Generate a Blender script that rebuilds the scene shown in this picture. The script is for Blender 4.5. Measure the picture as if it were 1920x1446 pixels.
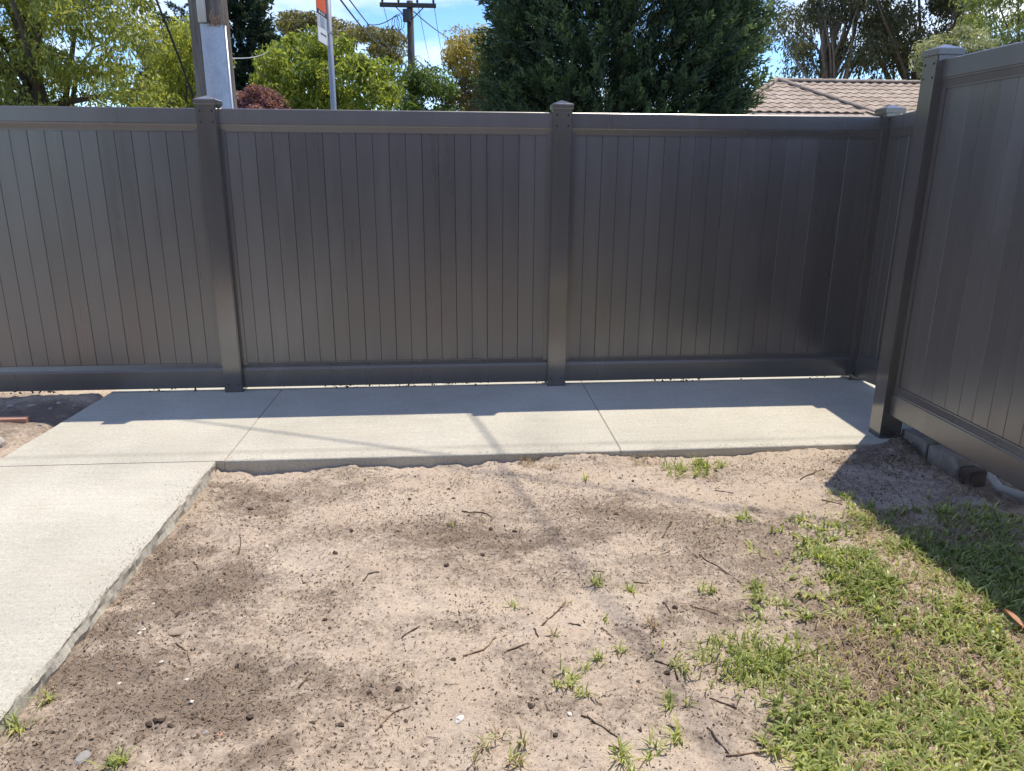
import bpy, bmesh, math, random
import numpy as np
from mathutils import Vector, Matrix

random.seed(7)
RNG = np.random.default_rng(11)
PI = math.pi
scene = bpy.context.scene
for o in list(bpy.data.objects):
    bpy.data.objects.remove(o)
COL = scene.collection

# ------------------------------------------------------------------ camera
CAM = np.array([-0.7161, -5.4630, 1.5776])
YAW, PITCH, ROLL, FPX = 0.0700, 0.28222, 0.00717, 1393.4
fw = np.array([math.sin(YAW) * math.cos(PITCH), math.cos(YAW) * math.cos(PITCH), -math.sin(PITCH)])
r0 = np.array([math.cos(YAW), -math.sin(YAW), 0.0])
u0 = np.cross(r0, fw)
rt = r0 * math.cos(ROLL) + u0 * math.sin(ROLL)
up = -r0 * math.sin(ROLL) + u0 * math.cos(ROLL)
cd = bpy.data.cameras.new('camera')
cam = bpy.data.objects.new('camera', cd)
COL.objects.link(cam)
M = Matrix.Identity(4)
for i in range(3):
    M[i][0] = rt[i]; M[i][1] = up[i]; M[i][2] = -fw[i]; M[i][3] = CAM[i]
cam.matrix_world = M
cd.sensor_width = 36.0
cd.lens = FPX / 1920.0 * 36.0
cd.clip_start = 0.05
cd.clip_end = 3000.0
scene.camera = cam

# ------------------------------------------------------------------ sky and sun
SUN = np.array([0.286, 0.330, 1.0]); SUN /= np.linalg.norm(SUN)
EL = math.asin(SUN[2]); AZ = math.atan2(SUN[0], SUN[1])
world = bpy.data.worlds.new('World')
scene.world = world
world.use_nodes = True
wn, wl = world.node_tree.nodes, world.node_tree.links
wn.clear()
w_out = wn.new('ShaderNodeOutputWorld')
w_bg = wn.new('ShaderNodeBackground')
sky = wn.new('ShaderNodeTexSky')
sky.sky_type = 'NISHITA'
sky.sun_disc = False
sky.sun_elevation = EL
sky.sun_rotation = AZ
sky.air_density = 1.0
sky.dust_density = 0.0
sky.altitude = 1200
sky.ozone_density = 3.0
tc = wn.new('ShaderNodeTexCoord')
mp = wn.new('ShaderNodeMapping'); mp.inputs['Scale'].default_value = (1.0, 1.0, 2.2)
mp.inputs['Location'].default_value = (0.35, 0.1, 0.0)
nz = wn.new('ShaderNodeTexNoise'); nz.inputs['Scale'].default_value = 4.2; nz.inputs['Detail'].default_value = 7.0
nz.inputs['Roughness'].default_value = 0.55
rp = wn.new('ShaderNodeValToRGB')
rp.color_ramp.elements[0].position = 0.47; rp.color_ramp.elements[0].color = (0, 0, 0, 1)
rp.color_ramp.elements[1].position = 0.68; rp.color_ramp.elements[1].color = (0.9, 0.9, 0.9, 1)
mx = wn.new('ShaderNodeMix'); mx.data_type = 'RGBA'
mx.inputs[7].default_value = (4.6, 4.7, 4.9, 1)
wl.new(tc.outputs['Generated'], mp.inputs['Vector'])
wl.new(mp.outputs['Vector'], nz.inputs['Vector'])
wl.new(nz.outputs['Fac'], rp.inputs['Fac'])
wl.new(rp.outputs['Color'], mx.inputs[0])
hs = wn.new('ShaderNodeHueSaturation'); hs.inputs['Saturation'].default_value = 1.24; hs.inputs['Value'].default_value = 0.76; hs.inputs['Hue'].default_value = 0.511
wl.new(sky.outputs['Color'], hs.inputs['Color']); wl.new(hs.outputs['Color'], mx.inputs[6])
wl.new(mx.outputs[2], w_bg.inputs['Color'])
w_bg.inputs['Strength'].default_value = 0.15
wl.new(w_bg.outputs['Background'], w_out.inputs['Surface'])

sd = bpy.data.lights.new('sun', 'SUN')
sd.energy = 2.5
sd.angle = math.radians(0.53)
sd.color = (1.0, 0.90, 0.75)
sun = bpy.data.objects.new('sun', sd)
COL.objects.link(sun)
sun.rotation_euler = Vector(tuple(SUN)).to_track_quat('Z', 'Y').to_euler()
sun.location = (0, 0, 30)

scene.render.resolution_x = 1024
scene.render.resolution_y = 771
scene.render.engine = 'CYCLES'
vs = scene.view_settings
vs.view_transform = 'Standard'; vs.look = 'None'; vs.gamma = 1.0; vs.exposure = 1.05
vs.use_curve_mapping = False

# ------------------------------------------------------------------ pixel helpers (photo is 1920 x 1446)
def ray(px, py):
    return fw * FPX + rt * (px - 960) - up * (py - 723)
def gnd(px, py, z=-0.05):
    d = ray(px, py); return CAM + d * ((z - CAM[2]) / d[2])
def atY(px, py, Y):
    d = ray(px, py); return CAM + d * ((Y - CAM[1]) / d[1])
GX = 0.0074            # the path rises gently to the right

# ------------------------------------------------------------------ numpy noise
_tab = np.random.default_rng(3).random((256, 256))
def vnoise(x, y):
    xi = np.floor(x).astype(int); yi = np.floor(y).astype(int)
    fx = x - xi; fy = y - yi
    fx = fx * fx * (3 - 2 * fx); fy = fy * fy * (3 - 2 * fy)
    a = _tab[xi & 255, yi & 255]; b = _tab[(xi + 1) & 255, yi & 255]
    c = _tab[xi & 255, (yi + 1) & 255]; d = _tab[(xi + 1) & 255, (yi + 1) & 255]
    return (a * (1 - fx) + b * fx) * (1 - fy) + (c * (1 - fx) + d * fx) * fy
def fbm(x, y, o=4, g=0.5):
    x = np.asarray(x, float); y = np.asarray(y, float)
    s = 0; a = 1; t = 0
    for k in range(o):
        s = s + a * vnoise(x * 2 ** k + 17.3 * k, y * 2 ** k + 9.1 * k); t += a; a *= g
    return s / t
def sstep(a, b, x):
    t = np.clip((np.asarray(x, float) - a) / (b - a), 0, 1); return t * t * (3 - 2 * t)

# ------------------------------------------------------------------ mesh helpers
def tag(o, label=None, cat=None, group=None, kind=None):
    if label: o['label'] = label
    if cat: o['category'] = cat
    if group: o['group'] = group
    if kind: o['kind'] = kind
    return o
def link(name, me, mat, parent=None, loc=None):
    o = bpy.data.objects.new(name, me)
    COL.objects.link(o)
    if mat is not None and len(me.materials) == 0: me.materials.append(mat)
    if parent is not None: o.parent = parent
    if loc is not None: o.location = loc
    return o
def empty(name, loc=(0, 0, 0)):
    o = bpy.data.objects.new(name, None); COL.objects.link(o); o.location = loc
    o.empty_display_size = 0.1
    return o
def np_mesh(name, V, F, tint=None, smooth=False, attr='tint'):
    """V (n,3), F (m,3|4) arrays"""
    me = bpy.data.meshes.new(name)
    V = np.ascontiguousarray(V, dtype=np.float32); F = np.ascontiguousarray(F, dtype=np.int32)
    n, k = F.shape
    me.vertices.add(len(V)); me.vertices.foreach_set('co', V.ravel())
    me.loops.add(n * k); me.loops.foreach_set('vertex_index', F.ravel())
    me.polygons.add(n)
    me.polygons.foreach_set('loop_start', np.arange(0, n * k, k, dtype=np.int32))
    me.polygons.foreach_set('loop_total', np.full(n, k, dtype=np.int32))
    if smooth: me.polygons.foreach_set('use_smooth', np.ones(n, dtype=bool))
    if tint is not None:
        a = me.attributes.new(attr, 'FLOAT', 'POINT')
        a.data.foreach_set('value', np.ascontiguousarray(tint, dtype=np.float32))
    me.update(calc_edges=True); me.validate()
    return me

class MB:
    def __init__(s): s.v = []; s.f = []
    def add(s, V, F):
        b = len(s.v); s.v += [tuple(v) for v in V]; s.f += [tuple(i + b for i in f) for f in F]
    def box(s, x0, x1, y0, y1, z0, z1):
        s.add([(x0, y0, z0), (x1, y0, z0), (x1, y1, z0), (x0, y1, z0), (x0, y0, z1), (x1, y0, z1), (x1, y1, z1), (x0, y1, z1)],
              [(0, 3, 2, 1), (4, 5, 6, 7), (0, 1, 5, 4), (1, 2, 6, 5), (2, 3, 7, 6), (3, 0, 4, 7)])
    def loft(s, rings, close=True):
        n = len(rings[0]); V = [p for r in rings for p in r]; F = []
        for k in range(len(rings) - 1):
            for i in range(n):
                j = (i + 1) % n
                F.append((k * n + i, k * n + j, (k + 1) * n + j, (k + 1) * n + i))
        if close:
            F.append(tuple(reversed(range(n)))); F.append(tuple(range((len(rings) - 1) * n, len(rings) * n)))
        s.add(V, F)
    def tube(s, pts, rad, n=8):
        pts = [Vector(tuple(p)) for p in pts]
        if not hasattr(rad, '__len__'): rad = [rad] * len(pts)
        rings = []; prev = None
        for i, p in enumerate(pts):
            t = (pts[min(i + 1, len(pts) - 1)] - pts[max(i - 1, 0)]).normalized()
            if prev is None:
                a = t.orthogonal().normalized()
            else:
                a = (prev - t * prev.dot(t))
                a = a.normalized() if a.length > 1e-6 else t.orthogonal().normalized()
            prev = a; b = t.cross(a)
            rings.append([tuple(p + (a * math.cos(2 * PI * k / n) + b * math.sin(2 * PI * k / n)) * rad[i]) for k in range(n)])
        s.loft(rings)
    def mesh(s, name, smooth=False, bevel=0, recalc=True):
        bm = bmesh.new()
        vs_ = [bm.verts.new(v) for v in s.v]
        for f in s.f:
            try: bm.faces.new([vs_[i] for i in f])
            except ValueError: pass
        if recalc: bmesh.ops.recalc_face_normals(bm, faces=bm.faces)
        if bevel:
            es = [e for e in bm.edges if len(e.link_faces) == 2 and e.calc_face_angle(0) > 0.5]
            bmesh.ops.bevel(bm, geom=es, offset=bevel, segments=2, affect='EDGES', clamp_overlap=True)
        me = bpy.data.meshes.new(name); bm.to_mesh(me); bm.free()
        if smooth:
            for p in me.polygons: p.use_smooth = True
        return me

# ------------------------------------------------------------------ materials
def mat(name):
    m = bpy.data.materials.new(name); m.use_nodes = True
    nt = m.node_tree; b = nt.nodes['Principled BSDF']
    return m, nt, b
def N(nt, t, **kw):
    n = nt.nodes.new(t)
    for k, v in kw.items():
        if k in n.inputs: n.inputs[k].default_value = v
        else: setattr(n, k, v)
    return n
def ramp(nt, fac, stops):
    r = nt.nodes.new('ShaderNodeValToRGB'); e = r.color_ramp.elements
    while len(e) < len(stops): e.new(0.5)
    for i, (p, c) in enumerate(stops):
        e[i].position = p; e[i].color = (c, c, c, 1) if not hasattr(c, '__len__') else (*c[:3], 1)
    if fac is not None: nt.links.new(fac, r.inputs['Fac'])
    return r.outputs['Color']
def mixc(nt, fac, a, b, mode='MIX'):
    m = nt.nodes.new('ShaderNodeMix'); m.data_type = 'RGBA'; m.blend_type = mode
    for s, v in ((0, fac), (6, a), (7, b)):
        if hasattr(v, 'is_output') or isinstance(v, bpy.types.NodeSocket): nt.links.new(v, m.inputs[s])
        else: m.inputs[s].default_value = v if not hasattr(v, '__len__') else ((*v[:3], 1))
    return m.outputs[2]
def noise(nt, scale, detail=4, rough=0.55, vec=None, stretch=None):
    n = N(nt, 'ShaderNodeTexNoise', Scale=scale, Detail=detail, Roughness=rough)
    if vec is None:
        g = nt.nodes.new('ShaderNodeNewGeometry'); vec = g.outputs['Position']
    if stretch is not None:
        m = nt.nodes.new('ShaderNodeMapping'); m.inputs['Scale'].default_value = stretch
        nt.links.new(vec, m.inputs['Vector']); vec = m.outputs['Vector']
    nt.links.new(vec, n.inputs['Vector'])
    return n.outputs['Fac']
def bump(nt, b, h, strength, dist):
    n = N(nt, 'ShaderNodeBump', Strength=strength, Distance=dist)
    nt.links.new(h, n.inputs['Height']); nt.links.new(n.outputs['Normal'], b.inputs['Normal'])
def attr(nt, name):
    a = nt.nodes.new('ShaderNodeAttribute'); a.attribute_name = name; return a.outputs['Fac']
def simple(name, col, rough=0.6, metal=0.0, var=0.15, scale=8.0, bmp=0.0, bs=60):
    m, nt, b = mat(name)
    c = mixc(nt, noise(nt, scale), tuple(x * (1 - var) for x in col), tuple(min(1, x * (1 + var)) for x in col))
    nt.links.new(c, b.inputs['Base Color'])
    b.inputs['Roughness'].default_value = rough; b.inputs['Metallic'].default_value = metal
    if bmp: bump(nt, b, noise(nt, bs, 5), bmp, 0.004)
    return m

def m_vinyl(name, col=(0.093, 0.086, 0.082), rough=0.30):
    m, nt, b = mat(name)
    oi = nt.nodes.new('ShaderNodeObjectInfo')
    var = ramp(nt, oi.outputs['Random'], [(0, 0.87), (1, 1.09)])
    streak = noise(nt, 1.6, 2, 0.5, stretch=(8, 8, 0.35))
    c = mixc(nt, streak, tuple(x * 0.88 for x in col), tuple(x * 1.14 for x in col))
    c = mixc(nt, 1.0, c, var, 'MULTIPLY')
    # chalky rub marks and dust, sparse
    dust = ramp(nt, noise(nt, 1.5, 4, 0.55, stretch=(3, 3, 0.8)), [(0.55, 0), (0.80, 0.15)])
    c = mixc(nt, dust, c, (0.26, 0.25, 0.25))
    nt.links.new(c, b.inputs['Base Color'])
    r = ramp(nt, noise(nt, 3.0, 2, 0.5, stretch=(5, 5, 0.5)), [(0.25, rough - 0.03), (0.75, rough + 0.05)])
    nt.links.new(r, b.inputs['Roughness'])
    rr = N(nt, 'ShaderNodeMath', operation='MULTIPLY_ADD'); nt.links.new(oi.outputs['Random'], rr.inputs[0]); rr.inputs[1].default_value = .05; nt.links.new(r, rr.inputs[2])
    r2 = N(nt, 'ShaderNodeMath', operation='ADD'); nt.links.new(rr.outputs[0], r2.inputs[0]); r2.inputs[1].default_value = -.02; nt.links.new(r2.outputs[0], b.inputs['Roughness'])
    b.inputs['IOR'].default_value = 1.7; b.inputs['Specular IOR Level'].default_value = 1.0
    bump(nt, b, noise(nt, 1.2, 0, 0.4, stretch=(2, 2, 0.4)), 0.10, 0.003)
    return m
VINYL = m_vinyl('vinyl_dark_grey')
VINYL_P = m_vinyl('vinyl_post', (0.100, 0.093, 0.087), 0.16)
SCREW = simple('screw_black', (0.02, 0.02, 0.022), 0.4)

def m_concrete():
    m, nt, b = mat('concrete')
    a = noise(nt, 1.3, 5, 0.6); f = noise(nt, 170, 3, 0.7); g = noise(nt, 60, 4, 0.7)
    c = mixc(nt, ramp(nt, a, [(0.3, 0), (0.7, 1)]), (0.478, 0.458, 0.385), (0.595, 0.572, 0.487))
    sp = ramp(nt, f, [(0.32, 0.62), (0.46, 0.98), (0.60, 1.0), (0.72, 1.18)])
    c = mixc(nt, 1.0, c, sp, 'MULTIPLY')
    c = mixc(nt, 1.0, c, ramp(nt, g, [(0.25, 0.84), (0.6, 1.06)]), 'MULTIPLY')
    c = mixc(nt, 1.0, c, ramp(nt, noise(nt, 4.0, 4, .6, stretch=(.6, 14, 1)), [(.3, .93), (.7, 1.04)]), 'MULTIPLY')
    c = mixc(nt, 1.0, c, ramp(nt, noise(nt, .9, 3, .5), [(.35, .90), (.65, 1.05)]), 'MULTIPLY')
    # ochre stains left by the wet sand
    st = ramp(nt, noise(nt, 2.4, 6, 0.65), [(0.52, 0), (0.72, 0.35)])
    c = mixc(nt, st, c, (0.50, 0.44, 0.345))
    # trowelled border along the lawn edge
    geo = nt.nodes.new('ShaderNodeNewGeometry'); sx = nt.nodes.new('ShaderNodeSeparateXYZ')
    nt.links.new(geo.outputs['Position'], sx.inputs[0])
    d1 = N(nt, 'ShaderNodeMath', operation='ADD'); nt.links.new(sx.outputs['Y'], d1.inputs[0]); d1.inputs[1].default_value = 1.31
    d2 = N(nt, 'ShaderNodeMath', operation='ABSOLUTE'); nt.links.new(d1.outputs[0], d2.inputs[0])
    w = N(nt, 'ShaderNodeMath', operation='MULTIPLY_ADD'); nt.links.new(noise(nt, 5, 4), w.inputs[0]); w.inputs[1].default_value = 0.05
    nt.links.new(d2.outputs[0], w.inputs[2])
    band = ramp(nt, w.outputs[0], [(0.02, 0.80), (0.075, 1.0)])
    c = mixc(nt, 1.0, c, band, 'MULTIPLY')
    nt.links.new(c, b.inputs['Base Color'])
    b.inputs['Roughness'].default_value = 0.85
    b.inputs['Specular IOR Level'].default_value = 0.3
    bump(nt, b, f, 0.5, 0.003)
    return m
CONC = m_concrete()
CONC2 = simple('concrete_rough', (0.42, 0.40, 0.36), 0.9, var=0.35, scale=40, bmp=0.7, bs=90)

def m_soil():
    m, nt, b = mat('sandy_soil')
    d = attr(nt, 'dirt')
    big = noise(nt, 2.2, 6, 0.62)
    mid = noise(nt, 14, 6, 0.7)
    fine = noise(nt, 120, 4, 0.75)
    grit = noise(nt, 320, 2, 0.7)
    sand = mixc(nt, ramp(nt, big, [(0.3, 0), (0.7, 1)]), (0.480, 0.390, 0.300), (0.570, 0.478, 0.380))
    sand = mixc(nt, 1.0, sand, ramp(nt, fine, [(0.3, 0.66), (0.5, 1.0), (0.7, 1.12)]), 'MULTIPLY')
    dark = mixc(nt, fine, (0.10, 0.078, 0.062), (0.27, 0.212, 0.165))
    # dirt + break-up noise decide where the humus shows
    def madd(a, k, off):
        q = N(nt, 'ShaderNodeMath', operation='MULTIPLY_ADD'); nt.links.new(a, q.inputs[0]); q.inputs[1].default_value = k
        if isinstance(off, (int, float)): q.inputs[2].default_value = off
        else: nt.links.new(off, q.inputs[2])
        return q.outputs[0]
    acc = madd(d, 0.76, 0.0)
    acc = madd(mid, 0.80, acc)
    acc = madd(noise(nt, 52, 4, .65), 1.25, acc)
    acc = madd(fine, 0.80, acc)
    acc = madd(acc, 0.5, -0.685)
    fac = ramp(nt, acc, [(0.02, 0.0), (0.10, 0.30), (0.20, 0.66), (0.34, 0.92)])
    c = mixc(nt, fac, sand, dark)
    vo = N(nt, 'ShaderNodeTexVoronoi', Scale=95.0, Randomness=1.0); gg = nt.nodes.new('ShaderNodeNewGeometry'); nt.links.new(gg.outputs['Position'], vo.inputs['Vector'])
    vs2 = ramp(nt, vo.outputs['Distance'], [(0.12, 0.34), (0.30, 1.0)])
    vm = ramp(nt, noise(nt, 33, 3, .6), [(0.50, 1.0), (0.60, 0.0)])
    c = mixc(nt, 1.0, c, mixc(nt, vm, vs2, (1, 1, 1)), 'MULTIPLY')
    spk = ramp(nt, grit, [(0.32, 0.40), (0.42, 1.0)])
    c = mixc(nt, 1.0, c, spk, 'MULTIPLY')
    nt.links.new(c, b.inputs['Base Color'])
    b.inputs['Roughness'].default_value = 0.95
    b.inputs['Specular IOR Level'].default_value = 0.15
    bump(nt, b, fine, 0.8, 0.006)
    return m
SOIL = m_soil()

def m_leaf(name, c0, c1, trans=0.45, rough=0.45, shade_attr='tint'):
    m = bpy.data.materials.new(name); m.use_nodes = True
    nt = m.node_tree; nt.nodes.clear()
    out = nt.nodes.new('ShaderNodeOutputMaterial')
    p = nt.nodes.new('ShaderNodeBsdfPrincipled'); t = nt.nodes.new('ShaderNodeBsdfTranslucent')
    ms = nt.nodes.new('ShaderNodeMixShader'); ms.inputs[0].default_value = trans
    c = mixc(nt, attr(nt, shade_attr), c0, c1)
    nt.links.new(c, p.inputs['Base Color'])
    ct = mixc(nt, 1.0, c, (1.25, 1.2, 0.6), 'MULTIPLY')
    nt.links.new(ct, t.inputs['Color'])
    p.inputs['Roughness'].default_value = rough
    p.inputs['Specular IOR Level'].default_value = 0.35
    nt.links.new(p.outputs[0], ms.inputs[1]); nt.links.new(t.outputs[0], ms.inputs[2])
    nt.links.new(ms.outputs[0], out.inputs['Surface'])
    return m
BARK = simple('bark', (0.12, 0.095, 0.075), 0.9, var=0.4, scale=14, bmp=0.6, bs=30)
BARK_P = simple('bark_pale', (0.26, 0.23, 0.20), 0.85, var=0.35, scale=6, bmp=0.4, bs=25)
GRASSY = simple('verge_grass', (0.10, 0.12, 0.045), 0.95, var=0.4, scale=9, bmp=0.6, bs=50)
ASPH = simple('asphalt', (0.055, 0.055, 0.058), 0.9, var=0.25, scale=60, bmp=0.5, bs=200)

# ================================================================== THE SETTING
mb = MB(); mb.add([(-900, -400, -0.16), (900, -400, -0.16), (900, 1400, -0.16), (-900, 1400, -0.16)], [(0, 1, 2, 3)])
tag(link('ground', mb.mesh('ground'), GRASSY), kind='structure')
mb = MB(); mb.box(-120, 120, 5.6, 12.6, -0.30, -0.145)
tag(link('road', mb.mesh('road'), ASPH), kind='structure')
mb = MB(); mb.box(-120, 120, 5.35, 5.6, -0.3, -0.03); mb.box(-120, 120, 12.6, 12.85, -0.3, -0.03)
tag(link('kerb', mb.mesh('kerb', bevel=0.02), CONC2), kind='structure')
mb = MB(); mb.box(-120, 120, 3.1, 4.5, -0.3, -0.055)
tag(link('street_footpath', mb.mesh('street_footpath', bevel=0.008), CONC2), kind='structure')

# ---- yard soil: one height field, fine where the camera looks
def px_blob(px, py, rx, ry, s): return (px, py, rx, ry, s)
BLOBS = [(500, 930, 75, 24, .55), (385, 1118, 105, 42, .55), (450, 1075, 80, 25, .25), (600, 1110, 70, 14, .3), (430, 1255, 160, 34, .5),
         (570, 1300, 130, 46, .55), (330, 1330, 130, 40, .5), (740, 1290, 70, 40, .4), (470, 1428, 90, 26, .8), (150, 1400, 130, 40, .4),
         (940, 1005, 160, 26, .38), (880, 985, 110, 24, .28), (835, 1078, 95, 20, .38), (805, 1178, 65, 26, .42), (930, 1180, 60, 25, .25),
         (720, 905, 110, 22, .3), (600, 900, 80, 16, .2), (1170, 955, 90, 24, .33), (1340, 985, 150, 30, .33), (1330, 1060, 110, 26, .3),
         (1470, 974, 34, 9, .6), (1450, 1160, 120, 46, .4), (1290, 1160, 60, 40, .4), (1400, 1390, 120, 60, .55), (1590, 1190, 100, 50, .5),
         (1250, 1290, 60, 50, .35), (1180, 1210, 50, 20, .25), (640, 1180, 60, 20, .22), (330, 1010, 60, 30, .35), (290, 1100, 60, 50, .4),
         (240, 1230, 100, 60, .35), (990, 900, 90, 14, .25), (1360, 1130, 50, 18, .35), (1000, 1330, 60, 20, .18), (700, 1380, 90, 20, .2),
         (1700, 1260, 120, 60, .5), (1560, 1330, 120, 60, .5), (1700, 1000, 120, 50, .3), (1800, 890, 160, 50, .35), (1120, 1330, 120, 26, .25),
         (1480, 1080, 90, 25, .3), (1560, 880, 60, 18, .2), (420, 905, 50, 14, .35), (400, 1160, 260, 110, .12), (330, 1350, 320, 90, .14), (880, 1000, 300, 60, .12), (1350, 1040, 240, 90, .16), (310, 1035, 60, 40, .35), (210, 1150, 70, 50, .35), (130, 1265, 80, 50, .38), (560, 1000, 90, 20, .2), (690, 1130, 70, 16, .25), (1060, 1010, 90, 20, .2), (80, 770, 120, 30, .6), (40, 800, 60, 30, .5), (1670, 850, 60, 25, .8)]
_bl = []
for (px, py, rx, ry, s) in BLOBS:
    c = gnd(px, py); ex = gnd(px + rx, py); ey0 = gnd(px, py - ry); ey1 = gnd(px, py + ry)
    _bl.append((c[0], c[1], abs(ex[0] - c[0]), abs(ey0[1] - ey1[1]) / 2, s))
def dirt_at(x, y):
    x = np.asarray(x, float); y = np.asarray(y, float)
    wx = (fbm(x * 6, y * 6, 5, .65) - .5) * .50; wy = (fbm(x * 6 + 40, y * 6 + 7, 5, .65) - .5) * .40
    d = np.zeros_like(x)
    for (cx, cy, rx, ry, s) in _bl:
        q = ((x + wx - cx) / rx) ** 2 + ((y + wy - cy) / ry) ** 2
        d = d + s * np.exp(-q * 0.9)
    d = d * (.25 + 1.5 * fbm(x * 9 + 5, y * 13, 4, .65)) + (fbm(x * 2.2 + 3, y * 4.0 + 8, 5, .6) - .5) * .95
    return np.clip(d, -.3, 1.0)
def soil_base(x, y):
    x = np.asarray(x, float); y = np.asarray(y, float)
    drop = 0.068 - 0.042 * sstep(-1.9, 1.4, x)
    drop = drop - 0.012 * sstep(-1.9, -3.4, y)
    return GX * x - drop
def soil_z(x, y):
    x = np.asarray(x, float); y = np.asarray(y, float)
    z = soil_base(x, y)
    z = z + (fbm(x * 1.7, y * 1.7, 3) - .5) * .045 + (fbm(x * 9, y * 9, 4, .55) - .5) * .034 + (fbm(x * 42, y * 42, 3, .6) - .5) * .015
    # left bed beside the path: a little higher and lumpy
    lb = sstep(-3.30, -3.42, x)
    z = z + lb * (0.045 + 0.05 * np.exp(-((x + 3.75) / .3) ** 2 - ((y + .85) / .22) ** 2) + (fbm(x * 14, y * 14, 3) - .5) * .03)
    # mound by the side post
    z = z + 0.055 * np.exp(-((x - 1.90) / .14) ** 2 - ((y + 1.46) / .10) ** 2)
    # soil banked unevenly against the slab edges
    e1 = np.where((x > -2.113) & (y < -1.43), np.exp(-np.abs(y + 1.44) / .06), 0) + np.where((y < -1.44) & (x > -2.12), np.exp(-np.abs(x + 2.113) / .07), 0)
    z = z + e1 * ((fbm(x * 2.2, y * 2.2 + 30, 3, .5) - .40) * .075 + (fbm(x * 26, y * 26, 3, .6) - .5) * .022)
    z = z + (fbm(x * 2.5 + y * 1.5, y * 13, 3) - .5) * .013
    z = z - .065 * sstep(1.93, 2.03, x) * sstep(-1.36, -1.46, y)
    # small animal scrapes
    for (hx, hy, hr, hd) in HOLES:
        z = z - hd * np.exp(-(((x - hx) / hr) ** 2 + ((y - hy) / hr) ** 2))
    # keep it under the slabs
    under = (sstep(-3.37, -3.33, x) * sstep(0.9, 0.8, y) * np.where(y > -1.43, sstep(2.9, 2.7, x), sstep(-2.10, -2.125, x)))
    return np.where(under > 0.5, np.minimum(z, GX * x - 0.075), z)
HOLES = []
for (px, py, r, d) in ((384, 1127, .018, .03), (448, 1246, .018, .03), (287, 1050, .02, .025), (425, 958, .02, .02), (1470, 975, .05, .02), (330, 1172, .02, .015)):
    c = gnd(px, py); HOLES.append((c[0], c[1], r, d))
def axis(*segs):
    a = [np.arange(s, e - 1e-9, st) for (s, e, st) in segs]
    return np.concatenate(a + [np.array([segs[-1][1]])])
xs = axis((-9, -4.4, .4), (-4.4, -3.30, .03), (-3.30, -2.14, .2), (-2.14, 2.3, .0115), (2.3, 6.0, .3))
ys = axis((-12, -4.2, .4), (-4.2, -1.40, .0115), (-1.40, 0.9, .04))
Xg, Yg = np.meshgrid(xs, ys)
Zg = soil_z(Xg, Yg)
nx, ny = len(xs), len(ys)
idx = np.arange(nx * ny).reshape(ny, nx)
F = np.stack([idx[:-1, :-1], idx[:-1, 1:], idx[1:, 1:], idx[1:, :-1]], -1).reshape(-1, 4)
V = np.stack([Xg, Yg, Zg], -1).reshape(-1, 3)
tag(link('yard_soil', np_mesh('yard_soil', V, F, dirt_at(Xg, Yg).ravel(), smooth=True, attr='dirt'), SOIL), kind='structure')

# ---- concrete path: slabs with tooled edges; the lawn-side edge of the near leg is ragged
def slab(name, poly, rough_fn, depth=0.14, parent=None):
    pts = []
    n = len(poly)
    for i in range(n):
        a = np.array(poly[i]); b = np.array(poly[(i + 1) % n]); L = np.linalg.norm(b - a)
        k = max(1, int(L / (0.009 if rough_fn(i) > .2 else .05)))
        nr = np.array([(b - a)[1], -(b - a)[0]]) / L         # outward for a ccw polygon
        for j in range(k):
            p = a + (b - a) * j / k
            pts.append((p[0], p[1], nr[0], nr[1], rough_fn(i), i))
    P = np.array(pts)
    x, y, ax, ay, r = P[:, 0], P[:, 1], P[:, 2], P[:, 3], P[:, 4]
    s = np.cumsum(np.concatenate([[0], np.hypot(np.diff(x), np.diff(y))]))
    def ring(inset, z, amp, seed):
        j = (fbm(s * 7 + seed, s * 0 + seed * 3.1, 5, .72) - .5) * 2 * amp * r
        jz = (fbm(s * 9 + seed * 2, s * 0 + 5.7, 4, .7) - .5) * amp * r
        ins = inset * np.where(r > .05, 1.0, .45); xx = x - ax * (ins + j); yy = y - ay * (ins + j)
        return [(a_, b_, GX * a_ + z + c_) for a_, b_, c_ in zip(xx, yy, jz)]
    m_ = MB()
    rings = [ring(0.0, -depth, .010, 9), ring(0.0, -0.075, .016, 7), ring(0.0, -0.045, .014, 5), ring(0.0, -0.018, .012, 3),
             ring(0.002, -0.005, .008, 2), ring(0.007, 0.0, .006, 2)]
    m_.loft(rings)
    o = link(name, m_.mesh(name), CONC, parent)
    return o
STONEJ = simple('joint_grit', (.30, .27, .22), .95, var=.3, scale=60)
path = tag(empty('concrete_path', (0, 0, 0)), kind='structure')
YP, XP, J1, J2 = -1.439, -2.113, -2.064, 0.211
for (a0, a1, b0, b1) in ((-3.35, XP - .01, YP - .004, YP + .004), (J1 - .004, J1 + .004, YP + .012, .40), (J2 - .004, J2 + .004, YP + .012, .40)):
    mb = MB(); mb.add([(a0, b0, GX * a0 - .0045), (a1, b0, GX * a1 - .0045), (a1, b1, GX * a1 - .0045), (a0, b1, GX * a0 - .0045)], [(0, 1, 2, 3)]); link('joint_filler', mb.mesh('joint_filler'), STONEJ, path)
g_ = 0.0018
slab('slab', [(-3.355, -9.5), (XP, -9.5), (XP, YP - g_), (-3.355, YP - g_)], lambda i: (0.5, 1.6, 0.0, 1.2)[i], parent=path)
slab('slab', [(-3.355, YP + g_), (J1 - g_, YP + g_), (J1 - g_, 0.42), (-3.30, 0.42)], lambda i: (0.0, 0.0, 0.5, 0.9)[i], parent=path)
slab('slab', [(J1 + g_, YP), (J2 - g_, YP), (J2 - g_, 0.42), (J1 + g_, 0.42)], lambda i: (0.25, 0.0, 0.5, 0.0)[i], parent=path)
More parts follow.
